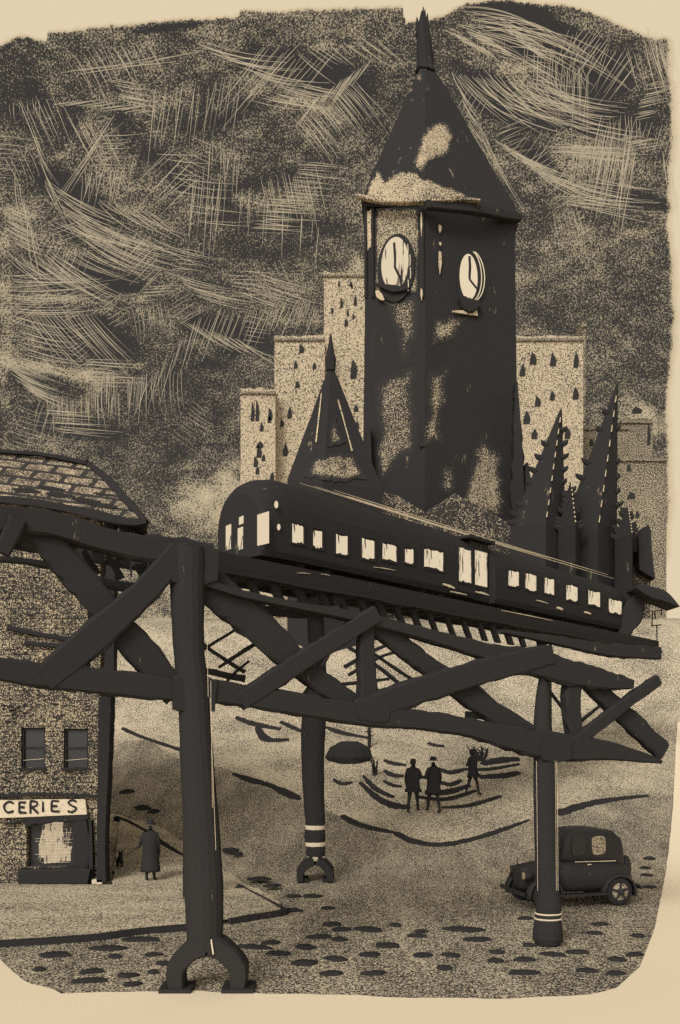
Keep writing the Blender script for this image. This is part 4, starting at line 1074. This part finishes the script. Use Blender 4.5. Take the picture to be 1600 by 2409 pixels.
bm = bmesh.new(); beam(bm, [W(258,1216,DS-.1), W(266,1300,DS-.1), W(262,1420,DS-.1), W(262,1640,DS-.1)], [.3,.38,.3,.34], .4, (0, -1, 0), .08); obj('corner_pier', bm, M_IRON, ST)
bm = bmesh.new(); beam(bm, [W(214,1930,DS-.1), W(216,2000,DS-.1), W(216,2080,DS-.1)], [.10,.12,.14], .2); obj('pilaster', bm, M_IRON, ST)
for h in holes[:2]:
    wdw = None
    bm = bmesh.new(); box(bm, (h[0], DS+.16, h[1]), (h[2], DS+.2, h[3])); wdw = obj('window', bm, inkmat('dark_glass_%d' % int(h[0]*9), .04, .9, .4, .25), ST)
    bm = bmesh.new(); mx = (h[0]+h[2])/2
    box(bm, (h[0], DS+.08, h[1]), (h[0]+.06, DS+.158, h[3])); box(bm, (h[2]-.06, DS+.08, h[1]), (h[2], DS+.158, h[3])); box(bm, (h[0]+.06, DS+.08, h[3]-.06), (h[2]-.06, DS+.158, h[3]))
    box(bm, (h[0]+.06, DS+.09, (h[1]+h[3])/2-.02), (h[2]-.06, DS+.157, (h[1]+h[3])/2+.02)); obj('frame', bm, M_IRON, wdw)
    bm = bmesh.new(); beam(bm, [Vector((h[0]-.06, DS-.03, h[1]-.04)), Vector((h[2]+.06, DS-.03, h[1]-.03))], [.07, .07], .12, (0, -1, 0), .2, .15); obj('sill', bm, M_KERB, wdw)
    bm = bmesh.new(); beam(bm, [Vector((h[0]+.05, DS+.07, h[1]+.22)), Vector((h[2]-.04, DS+.07, h[1]+.27))], [.012, .012], .01, (0, -1, 0), .2, .15); obj('sash_bar', bm, M_PALE_LINE, wdw)
# shop window
h = holes[2]
bm = bmesh.new(); box(bm, (h[0], DS+.24, h[1]), (h[2], DS+.29, h[3])); sw = obj('shop_window', bm, inkmat('dark_shop_glass', .04, .9, .4, .25), ST)
M_SHOP = glow('dim_lit_shop', (.52, .41, .27), 1.0, (1, 1, .35), .10)
for poly in ([(100,1955),(110,1930),(128,1925),(150,1928),(148,1985),(170,1990),(166,2026),(104,2032),(92,2000)],):
    P = wob(poly, 4, 3, 5); bm = bmesh.new(); prism(bm, [W(x, y, DS+.22) for x, y in P], (0, .019, 0)); obj('lit_display', bm, M_SHOP, sw)
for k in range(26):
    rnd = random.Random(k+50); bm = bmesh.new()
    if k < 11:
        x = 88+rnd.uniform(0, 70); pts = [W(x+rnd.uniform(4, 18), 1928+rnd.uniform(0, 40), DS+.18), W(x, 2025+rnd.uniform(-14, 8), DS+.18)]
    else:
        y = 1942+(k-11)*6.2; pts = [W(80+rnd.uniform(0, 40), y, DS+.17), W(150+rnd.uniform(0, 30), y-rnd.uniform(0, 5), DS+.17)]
    beam(bm, pts, [.010, .008], .01, (0, -1, 0), .2); obj('glass_reflection', bm, M_GLOW if False else M_PALE_LINE, sw)
bm = bmesh.new(); beam(bm, [W(58,1932,DS-.06), W(120,1926,DS-.06), W(210,1922,DS-.06)], [.26,.22,.16], .12, (0, -1, 0), .25, .2); obj('window_head', bm, M_IRON, sw)
bm = bmesh.new(); beam(bm, [W(190,1925,DS-.05), W(192,1990,DS-.05), W(190,2050,DS-.05)], [.40,.5,.44], .1, (0, -1, 0), .1, .2); obj('window_jamb', bm, M_IRON, sw)
bm = bmesh.new(); beam(bm, [W(48,2064,DS-.2), W(100,2062,DS-.2), W(180,2060,DS-.2), W(212,2064,DS-.2)], [.52,.46,.52,.5], .4, (0, -1, 0), .14, .2); obj('stall_riser', bm, M_IRON, ST)
bm = bmesh.new(); beam(bm, [W(50,2086,DS-.35), W(110,2090,DS-.35), W(200,2086,DS-.35), W(258,2088,DS-.35)], [.08,.12,.1,.12], .5, (0, -1, 0), .2, .2); obj('door_step', bm, M_IRON, ST)
bm = bmesh.new(); box(bm, tuple(W(216,2080,DS-.40)), tuple(W(246,2066,DS-.1)+Vector((0, .2, 0)))); obj('pale_doorstep', bm, M_SNOWRING, ST)
# sign board
bm = bmesh.new(); P = wob([(-130,1884),(200,1880),(204,1916),(-130,1928)], 6, 1.2, 3); prism(bm, [W(x, y, DS-.14) for x, y in P], (0, .12, 0))
sign = obj('shop_sign', bm, grain('cream_signboard', .16, .05, .08), ST)
bm = bmesh.new(); beam(bm, [W(-130,1870,DS-.1), W(0,1872,DS-.1), W(120,1868,DS-.1), W(260,1876,DS-.1)], [.09,.1,.09,.05], .2, (0, -1, 0), .2, .2); obj('sign_cornice', bm, M_IRON, ST)
bm = bmesh.new(); beam(bm, [W(12,1938,DS-.1), W(60,1930,DS-.1)], [.04,.05], .1, (0, -1, 0), .2, .2); obj('awning_edge', bm, M_IRON, ST)
LET = {'C': [[(.9,.85),(.5,1),(.1,.7),(.08,.35),(.4,.02),(.92,.15)]], 'E': [[(.15,1),(.15,0)],[(.15,1),(.85,.97)],[(.15,.52),(.7,.5)],[(.15,.03),(.9,0)]],
       'R': [[(.15,0),(.15,1)],[(.15,1),(.75,.92),(.75,.62),(.15,.5)],[(.3,.5),(.9,0)]], 'I': [[(.5,1),(.5,0)]],
       'S': [[(.85,.85),(.5,1),(.15,.8),(.5,.52),(.85,.3),(.5,0),(.12,.12)]], 'O': [[(.5,1),(.12,.75),(.1,.3),(.5,0),(.88,.3),(.88,.75),(.5,1)]],
       'G': [[(.9,.85),(.5,1),(.1,.7),(.08,.35),(.4,.02),(.85,.1),(.88,.45),(.55,.45)]]}
for ch, x0, yb, wd, hg in [('G',-98,1914,26,27),('R',-62,1914,24,27),('O',-30,1914,28,26),('C',8,1912,26,26),('E',42,1912,22,25),('R',68,1914,24,30),('I',92,1910,18,24),('E',118,1909,24,25),('S',156,1911,28,29)]:
    bm = bmesh.new()
    for k, stx in enumerate(LET[ch]):
        P = [W(x0+u*wd, yb-v*hg, DS-.155-.004*k) for u, v in stx]
        beam(bm, P, [.062*random.uniform(.8, 1.2) for _ in P], .02, (0, -1, 0), .12, .08)
    tag(obj('letter', bm, M_IRON, sign), 'hand-painted black letter '+ch)
# ledges on the brick wall
for pts in ([(18,1476),(60,1486),(150,1502),(200,1508)], [(60,1512),(120,1518),(190,1526)]):
    bm = bmesh.new(); beam(bm, [W(x, y, DS-.08) for x, y in pts], [.12]*len(pts), .16, (0, -1, 0), .2, .3); obj('ledge', bm, M_KERB, ST)
for k in range(150):       # broken soot-black brick ends standing proud of the wall
    rnd = random.Random(k)
    x = rnd.choice([rnd.uniform(0, 60), rnd.uniform(0, 225)]); y = rnd.choice([rnd.uniform(1340, 1560), rnd.uniform(1640, 1700), rnd.uniform(1810, 1868)])
    if k >= 95: break
    bm = bmesh.new(); w_ = rnd.uniform(5, 12)
    beam(bm, [W(x, y, DS-.01), W(x+w_, y+rnd.uniform(-2, 1), DS-.01)], [.045, .03], .03, (0, -1, 0), .3, .1); obj('broken_brick', bm, M_KERB, wall)
# tiled roof
m, nt, new, lk = nodes('roof_tile')
co = new('ShaderNodeTexCoord').outputs['UV']
br = new('ShaderNodeTexBrick'); 
mp = new('ShaderNodeMapping'); lk(co, mp.inputs[0])
dn = new('ShaderNodeTexNoise'); dn.inputs['Scale'].default_value = 3; lk(co, dn.inputs['Vector'])
ad = new('ShaderNodeVectorMath'); ad.operation = 'MULTIPLY_ADD'; lk(dn.outputs['Color'], ad.inputs[0]); ad.inputs[1].default_value = (.12, .12, 0); lk(mp.outputs[0], ad.inputs[2])
lk(ad.outputs[0], br.inputs['Vector']); br.inputs['Scale'].default_value = 1.0; br.inputs['Brick Width'].default_value = .95; br.inputs['Row Height'].default_value = .62; br.inputs['Mortar Size'].default_value = .085; br.inputs['Mortar Smooth'].default_value = .2
oc = new('ShaderNodeTexCoord').outputs['Object']
f = grainfac(nt, oc, .60, .045, .2, .9, None, None, mathn(nt, 'MULTIPLY', br.outputs['Fac'], .6))
surf(nt, mixc(nt, f, (.66, .52, .34), (.05, .044, .04)), .95, br.outputs['Fac'], .4, -.05); M_TILE = m
def lnk(a, b_): return a, b_
rA = W(-200,1150,DS-.7); rB = W(346,1226,DS-.7); rC = W(205,1088,DS+2.2); rD = W(-200,1042,DS+2.2)
bm = bmesh.new(); uv = bm.loops.layers.uv.new('UVMap')
vs = [bm.verts.new(p) for p in (rA, rB, rC, rD)]; f_ = bm.faces.new(vs)
r_ = bmesh.ops.extrude_face_region(bm, geom=[f_])
for v in r_['geom']:
    if isinstance(v, bmesh.types.BMVert): v.co += Vector((0, .25, -.12))
ax = (rB-rA).normalized()
for f2 in bm.faces:
    for l in f2.loops:
        v = l.vert.co-rA; u_ = v.dot(ax); l[uv].uv = (u_, (v-ax*u_).length)
rf = obj('roof', bm, M_TILE, ST)
bm = bmesh.new(); prism(bm, [rB+Vector((0, .1, -.03)), rC+Vector((0, .1, -.03)), rC+Vector((-.4, 3.5, -.2)), rB+Vector((-1.5, 7, -.1))], (-.1, 0, -.15)); obj('side_slope', bm, M_IRON_FAR, rf)
for pts, ws_, nm in (([(-200,1042),(0,1062),(100,1070),(205,1090)],[.1,.12,.12,.16],'ridge'), ([(205,1088),(255,1130),(300,1180),(346,1228)],[.14,.22,.24,.1],'hip'),
                    ([(-100,1165),(0,1176),(100,1186),(200,1206),(300,1228),(345,1226)],[.12,.2,.24,.26,.26,.2],'gutter')):
    bm = bmesh.new(); beam(bm, [W(x, y, (DS+2.0 if nm == 'ridge' else (DS-.85 if nm == 'gutter' else DS+2.1-2.9*(y-1088)/138))) for x, y in pts], ws_, .2, (0, -1, 0), .15, .3); obj(nm, bm, M_IRON, rf)
for k, (x, y) in enumerate([(60,1155),(140,1165),(200,1178),(240,1190),(120,1150),(160,1140),(250,1165)]):
    bm = bmesh.new(); p = W(x, y, 20); dr = (p-Vector((0,0,EYE))).normalized(); nrm = (rB-rA).cross(rD-rA).normalized(); t = (rA-Vector((0,0,EYE))).dot(nrm)/dr.dot(nrm); P = Vector((0,0,EYE))+dr*t-dr*.06
    beam(bm, [P-ax*.4, P, P+ax*.45], [.1, .34, .12], .05, nrm, .25, .15); obj('slipped_tile', bm, M_IRON, rf)

# ------------------------------------------------------------------ people and dog
def skin_body(name, verts, edges, radii, mat, parent=None, root=0, sub=2, loc=Vector((0, 0, 0)), rz=0, scale=1.0):
    me = bpy.data.meshes.new(name); me.from_pydata([Vector(v)*scale for v in verts], edges, []); me.materials.append(mat)
    o = bpy.data.objects.new(name, me); COL.objects.link(o)
    o.modifiers.new('skin', 'SKIN').use_smooth_shade = True
    sk = me.skin_vertices[0] if me.skin_vertices else None
    if sk is None:
        bpy.context.view_layer.objects.active = o
        o.select_set(True); sk = me.skin_vertices[0] if me.skin_vertices else None
    for i_, r_ in enumerate(radii):
        r_ = (r_, r_) if isinstance(r_, (int, float)) else r_
        sk.data[i_].radius = (r_[0]*scale, r_[1]*scale); sk.data[i_].use_root = (i_ == root)
    sb = o.modifiers.new('sub', 'SUBSURF'); sb.levels = sub; sb.render_levels = sub
    dg = bpy.context.evaluated_depsgraph_get(); ev = o.evaluated_get(dg); m2 = bpy.data.meshes.new_from_object(ev)
    o.modifiers.clear(); old = o.data; o.data = m2
    if not m2.materials: m2.materials.append(mat)
    o.location = loc-world_off(parent) if parent else loc; o.rotation_euler.z = rz
    if parent: o.parent = parent
    return o
def finger_chain(V, E, Rr, hand, palm, dirs):
    for k, (off, dv, ln) in enumerate(dirs):
        a = len(V); b0 = Vector(palm)+Vector(off)
        V += [tuple(b0), tuple(b0+Vector(dv)*ln*.5), tuple(b0+Vector(dv)*ln+Vector((0, .01, 0)))]; Rr += [.011, .0095, .008]
        E += [(hand, a), (a, a+1), (a+1, a+2)]
def person(label, loc, rz, walk=.0, armL='down', armR='down', coat_len=1.25, hat=True, sc=1.0, wide=1.0, group=None):
    root = empty('person', loc, label, 'person', group); root.rotation_euler.z = rz
    V = [(0,0,.92),(0,0,1.12),(0,.01,1.32),(0,.01,1.47),(0,.0,1.56),(0,-.02,1.66)]; E = [(0,1),(1,2),(2,3),(3,4),(4,5)]; Rr = [(.15,.12),(.14,.11),(.17,.12),(.09,.08),(.055,.055),(.085,.10)]
    for sg in (-1, 1):
        a = len(V); st = walk*sg
        V += [(sg*.09,0,.86),(sg*.10,-.02+st*.5,.50),(sg*.10,st+.02,.09),(sg*.105,st-.05,.05),(sg*.11,st-.16,.035)]
        E += [(0,a),(a,a+1),(a+1,a+2),(a+2,a+3),(a+3,a+4)]; Rr += [.10,.068,.045,.05,.038]
        arm = armL if sg < 0 else armR; b = len(V)
        if arm == 'down': J = [(sg*.19,.01,1.42),(sg*.25,.03,1.14),(sg*.25,-.06,.90),(sg*.25,-.09,.82)]; fd = (0,-.15,-1)
        elif arm == 'leash': J = [(sg*.19,.01,1.42),(sg*.27,.02,1.16),(sg*.36,-.12,1.00),(sg*.42,-.17,.97)]; fd = (sg*.8,-.5,-.3)
        else: J = [(sg*.19,.01,1.42),(sg*.30,.03,1.18),(sg*.42,-.06,1.14),(sg*.50,-.08,1.13)]; fd = (sg,-.2,0)
        V += J; E += [(2,b),(b,b+1),(b+1,b+2),(b+2,b+3)]; Rr += [.07,.052,.038,(.038,.022)]
        fdv = Vector(fd).normalized(); sd = Vector((0, 1, 0)) if abs(fdv.x) < .9 else Vector((0, 0, 1))
        finger_chain(V, E, Rr, b+3, J[3], [(fdv*.04+sd*(-.03+.02*k), fdv, .075-.008*abs(k-1.3)) for k in range(4)]+[(fdv*.01-sd*.035, (fdv-sd*.8).normalized(), .055)])
    skin_body('body', V, E, Rr, M_COAT, root, 0, 1, loc).scale = (sc*wide, sc*wide, sc)
    # coat: lofted skirted shape
    def lo(name, rows, n=20, mat=M_COAT, ph=0):
        bm = bmesh.new(); rings = []
        for z, rx, ry, cy in rows:
            rings.append([Vector((math.cos(a)*rx*wide*(1+.03*math.sin(5*a+z*7)), cy+math.sin(a)*ry*wide*(1+.04*math.sin(4*a)), z))*sc for a in [2*math.pi*k/n for k in range(n)]])
        loft(bm, rings); me = bpy.data.meshes.new(name); bmesh.ops.recalc_face_normals(bm, faces=bm.faces); bm.to_mesh(me); bm.free(); me.materials.append(mat)
        me.polygons.foreach_set('use_smooth', [True]*len(me.polygons))
        o = bpy.data.objects.new(name, me); COL.objects.link(o); o.parent = root; return o
    top = 1.50; lo('coat', [(top-coat_len,.29,.22,0),(top-coat_len+.1,.285,.21,0),(.75,.245,.18,0),(1.0,.225,.165,0),(1.2,.245,.165,0),(1.36,.24,.15,0),(1.44,.17,.12,0),(1.52,.075,.07,0)])
    if hat:
        h = lo('hat', [(1.70,.16,.17,-.02),(1.715,.165,.175,-.02),(1.725,.11,.12,-.02),(1.80,.10,.11,-.02),(1.83,.06,.08,-.02)])
    else: lo('hair', [(1.60,.09,.09,.03),(1.68,.10,.11,0),(1.76,.085,.095,-.01),(1.79,.04,.05,-.01)])
    return root
gp = G(354, 2082)
pv = person('man in long black overcoat and brimmed hat walking a dog, seen from behind', Vector((gp.x, gp.y, .12)), R(180), .04, 'down', 'leash', 1.22, True, 1.0, 1.02)
ca, cb = G(972, 1912), G(1020, 1912)
GR = 'couple walking on the park mound'
person('left figure of the couple in dark coats walking arm in arm on the mound', ca, R(160), .26, 'link', 'down', .82, False, 1.2, 1.0, GR)
person('right figure of the couple in dark coats, a step apart with hat, on the mound', cb, R(200), -.26, 'down', 'link', .86, True, 1.22, 1.0, GR)
person('third dark figure striding with one arm out, right of the couple on the steps', G(1112, 1872), R(120), .28, 'down', 'link', .80, False, 1.1, .9)
# dog
dgp = G(282, 2046)
dog = empty('dog', Vector((dgp.x, dgp.y, .12)), 'small black dog on a leash beside the man in the overcoat', 'dog'); dog.rotation_euler.z = R(20)
V = [(0,.10,.30),(0,-.02,.32),(0,-.14,.34),(0,-.20,.44),(0,-.24,.52),(0,-.33,.50),(0,.16,.33),(0,.24,.46)]; E = [(0,1),(1,2),(2,3),(3,4),(4,5),(0,6),(6,7)]; Rr = [(.09,.10),(.085,.09),(.095,.12),.06,.065,.03,.03,.015]
for sg in (-1, 1):
    a = len(V); V += [(sg*.06,-.14,.24),(sg*.065,-.12,.13),(sg*.065,-.13,.03),(sg*.065,-.17,.02)]; E += [(2,a),(a,a+1),(a+1,a+2),(a+2,a+3)]; Rr += [.045,.028,.022,.024]
    a = len(V); V += [(sg*.06,.12,.24),(sg*.07,.07,.16),(sg*.07,.15,.10),(sg*.07,.13,.03),(sg*.07,.09,.02)]; E += [(0,a),(a,a+1),(a+1,a+2),(a+2,a+3),(a+3,a+4)]; Rr += [.06,.038,.022,.02,.024]
    a = len(V); V += [(sg*.05,-.21,.58),(sg*.07,-.21,.63)]; E += [(4,a),(a,a+1)]; Rr += [.025,.012]
db = skin_body('body', V, E, Rr, M_COAT, dog, 0, 1, Vector((dgp.x, dgp.y, .12)))
bm = bmesh.new(); h0 = Vector((gp.x-.44, gp.y-.0, 1.08)); h1 = Vector((dgp.x, dgp.y+.02, .12+.46))
tube(bm, [h0.lerp(h1, t)-Vector((0, 0, .08*math.sin(math.pi*t))) for t in (0, .2, .4, .6, .8, 1)], [.012]*6, 6)
tag(obj('leash', bm, M_COAT), 'thin black leash between the overcoat man and his dog', 'leash')

# ------------------------------------------------------------------ car
cp = G(1345, 2125); CAR = empty('parked_car', Vector((cp.x, cp.y, .02)), 'old black rounded sedan parked behind the right-hand column', 'car')
yaw = R(-10)
ex_ = Vector((-math.cos(yaw), math.sin(yaw)*1, 0)); ex_ = Vector((-math.cos(R(14)), -math.sin(R(14)), 0)); ey_ = Vector((-ex_.y, ex_.x, 0))
def CC(x, y, z): p = ex_*x+ey_*y; return Vector((cp.x+p.x, cp.y+p.y, .02+z))
def cobj(name, bm, mat=M_CAR, parent=CAR, smooth=True): return obj(name, bm, mat, parent, smooth)
def sections(rows, n=18, pw=.6):
    rings = []
    for x, hw, z0, z1 in rows:
        r = []
        for k in range(n):
            a = 2*math.pi*k/n; c, s_ = math.cos(a), math.sin(a)
            r.append(CC(x, hw*math.copysign(abs(c)**pw, c), (z0+z1)/2+(z1-z0)/2*math.copysign(abs(s_)**pw, s_)))
        rings.append(r)
    bm = bmesh.new(); loft(bm, rings); return bm
# x forward (left in view); overall 3.75 long
cobj('hood', sections([(1.62,.20,.52,.98),(1.58,.30,.45,1.08),(1.3,.34,.42,1.12),(.9,.42,.40,1.17),(.55,.52,.38,1.24)]))
body = cobj('body', sections([(.62,.60,.36,1.22),(.4,.70,.34,1.30),(0,.74,.34,1.32),(-.6,.74,.34,1.30),(-1.1,.66,.36,1.20),(-1.45,.52,.40,1.02),(-1.62,.34,.46,.80)]))
# cabin with real window openings: pillars + roof
cab = cobj('cabin', sections([(.56,.58,1.20,1.36),(.50,.63,1.18,1.84),(.40,.66,1.16,1.98),(.0,.68,1.14,2.03),(-.5,.68,1.12,2.03),(-.95,.66,1.08,1.97),(-1.16,.60,1.02,1.80),(-1.26,.52,1.0,1.45)], 24, .38))
M_CGLASS = grain('pale_car_glass', .42, .035, .05, light=(.55, .44, .29))
M_DGL = inkmat('dark_car_glass', .02, .95, .5, .2)
for x0, x1, mt in ((-.22,-.62,M_CGLASS),(.36,-.04,M_DGL)):
    for sy in (1, -1):
        bm = bmesh.new(); P = []
        for k in range(20):
            a = 2*math.pi*k/20; c, s_ = math.cos(a), math.sin(a)
            P.append(CC((x0+x1)/2+(x1-x0)/2*math.copysign(abs(c)**.5, c), sy*.672, 1.62+.25*math.copysign(abs(s_)**.5, s_)))
        prism(bm, P, ey_*sy*.025); cobj('side_window', bm, mt, cab, False)
bm = bmesh.new(); prism(bm, [CC(.575,-.46,1.38), CC(.575,.46,1.38), CC(.52,.44,1.80), CC(.52,-.44,1.80)], ex_*.03); cobj('windshield', bm, M_DGL, cab, False)
def fender(x, y, r, w_, name):
    rings = []
    for k in range(9):
        a = math.radians(-15+210*k/8)
        rings.append([CC(x+math.cos(a)*(r+dr), y+dy, .36+math.sin(a)*(r+dr)*.95) for dr, dy in ((0, -w_/2), (.05, -w_/2), (.09, 0), (.05, w_/2), (0, w_/2), (.03, 0))])
    bm = bmesh.new(); loft(bm, rings); return cobj(name, bm)
def wheel(x, y, r=.36):
    bm = bmesh.new(); rings = []
    for dy, rr in ((-.08,r*.72),(-.09,r*.9),(-.05,r),(.05,r),(.09,r*.9),(.08,r*.72)):
        rings.append([CC(x+math.cos(a)*rr, y+dy, r+math.sin(a)*rr) for a in [2*math.pi*k/24 for k in range(24)]])
    loft(bm, rings); w_ = cobj('wheel', bm, inkmat('rubber_%d' % int((x+3)*100+(y+2)*10), .03))
    sy = -1 if y < 0 else 1
    bm = bmesh.new(); rings = []
    for dy, rr in ((.082, r*.62), (.10, r*.60)):
        rings.append([CC(x+math.cos(a)*rr, y+sy*dy, r+math.sin(a)*rr) for a in [2*math.pi*k/24 for k in range(24)]])
    loft(bm, rings); cobj('rim', bm, M_CGLASS, w_)
    bm = bmesh.new()
    for k in range(5):
        a = 2*math.pi*k/5+.3; beam(bm, [CC(x, y+sy*.112, r), CC(x+math.cos(a)*r*.64, y+sy*.112, r+math.sin(a)*r*.64)], [.07, .05], .02, ey_, .05)
    cobj('spokes', bm, M_CAR, w_, False)
    bm = bmesh.new(); ellipsoid(bm, CC(x, y+sy*.12, r), (.10, .05, .10), 0, 12, 8); cobj('hub', bm, M_CAR, w_)
side = 1 if (CC(0, 1, 0).y < CC(0, -1, 0).y) else -1
for x in (1.12, -1.02):
    for y in (.66, -.66):
        wheel(x, y, .38); fender(x, y, .44, .26, 'fender')
bm = bmesh.new(); prism(bm, [CC(.75,side*.56,.32), CC(-.62,side*.56,.32), CC(-.62,side*.80,.32), CC(.75,side*.80,.32)], (0, 0, .06)); cobj('running_board', bm, M_CAR, CAR, False)
bm = bmesh.new(); prism(bm, [CC(.75,-side*.56,.32), CC(-.62,-side*.56,.32), CC(-.62,-side*.80,.32), CC(.75,-side*.80,.32)], (0, 0, .06)); cobj('running_board', bm, M_CAR, CAR, False)
for y in (.46, -.46):
    bm = bmesh.new(); ellipsoid(bm, CC(1.52, y, .86), (.16, .12, .13), 0, 14, 10); hl = cobj('headlight', bm)
    bm = bmesh.new(); ellipsoid(bm, CC(1.62, y, .86), (.06, .09, .10), 0, 12, 8); cobj('lens', bm, M_CGLASS, hl)
bm = bmesh.new(); beam(bm, [CC(1.74,-.72,.42), CC(1.80,0,.42), CC(1.74,.72,.42)], [.10]*3, .06, ex_); cobj('bumper', bm, M_CAR, CAR, False)
bm = bmesh.new(); beam(bm, [CC(-1.72,-.66,.44), CC(-1.78,0,.44), CC(-1.72,.66,.44)], [.10]*3, .06, ex_); cobj('bumper', bm, M_CAR, CAR, False)
bm = bmesh.new(); ellipsoid(bm, CC(-1.62, 0, .85), (.16, .16, .38), 0, 20, 12); cobj('spare_wheel', bm)
bm = bmesh.new(); beam(bm, [CC(1.60,0,1.10), CC(1.58,0,1.24)], [.03,.02], .03); cobj('hood_ornament', bm, M_CAR, CAR, False)
bm = bmesh.new(); beam(bm, [CC(.3,side*.755,1.22), CC(-.9,side*.72,1.20)], [.02,.02], .02, ey_); cobj('belt_moulding', bm, M_PALE_LINE, body, False)
bm = bmesh.new(); beam(bm, [CC(-.05,side*.77,1.14), CC(-.16,side*.77,1.14)], [.03,.02], .03, ey_); cobj('door_handle', bm, M_PALE_LINE, body, False)

S.render.film_transparent = False
S.cycles.use_denoising = False if hasattr(S.cycles, 'use_denoising') else False
S.cycles.max_bounces = 4
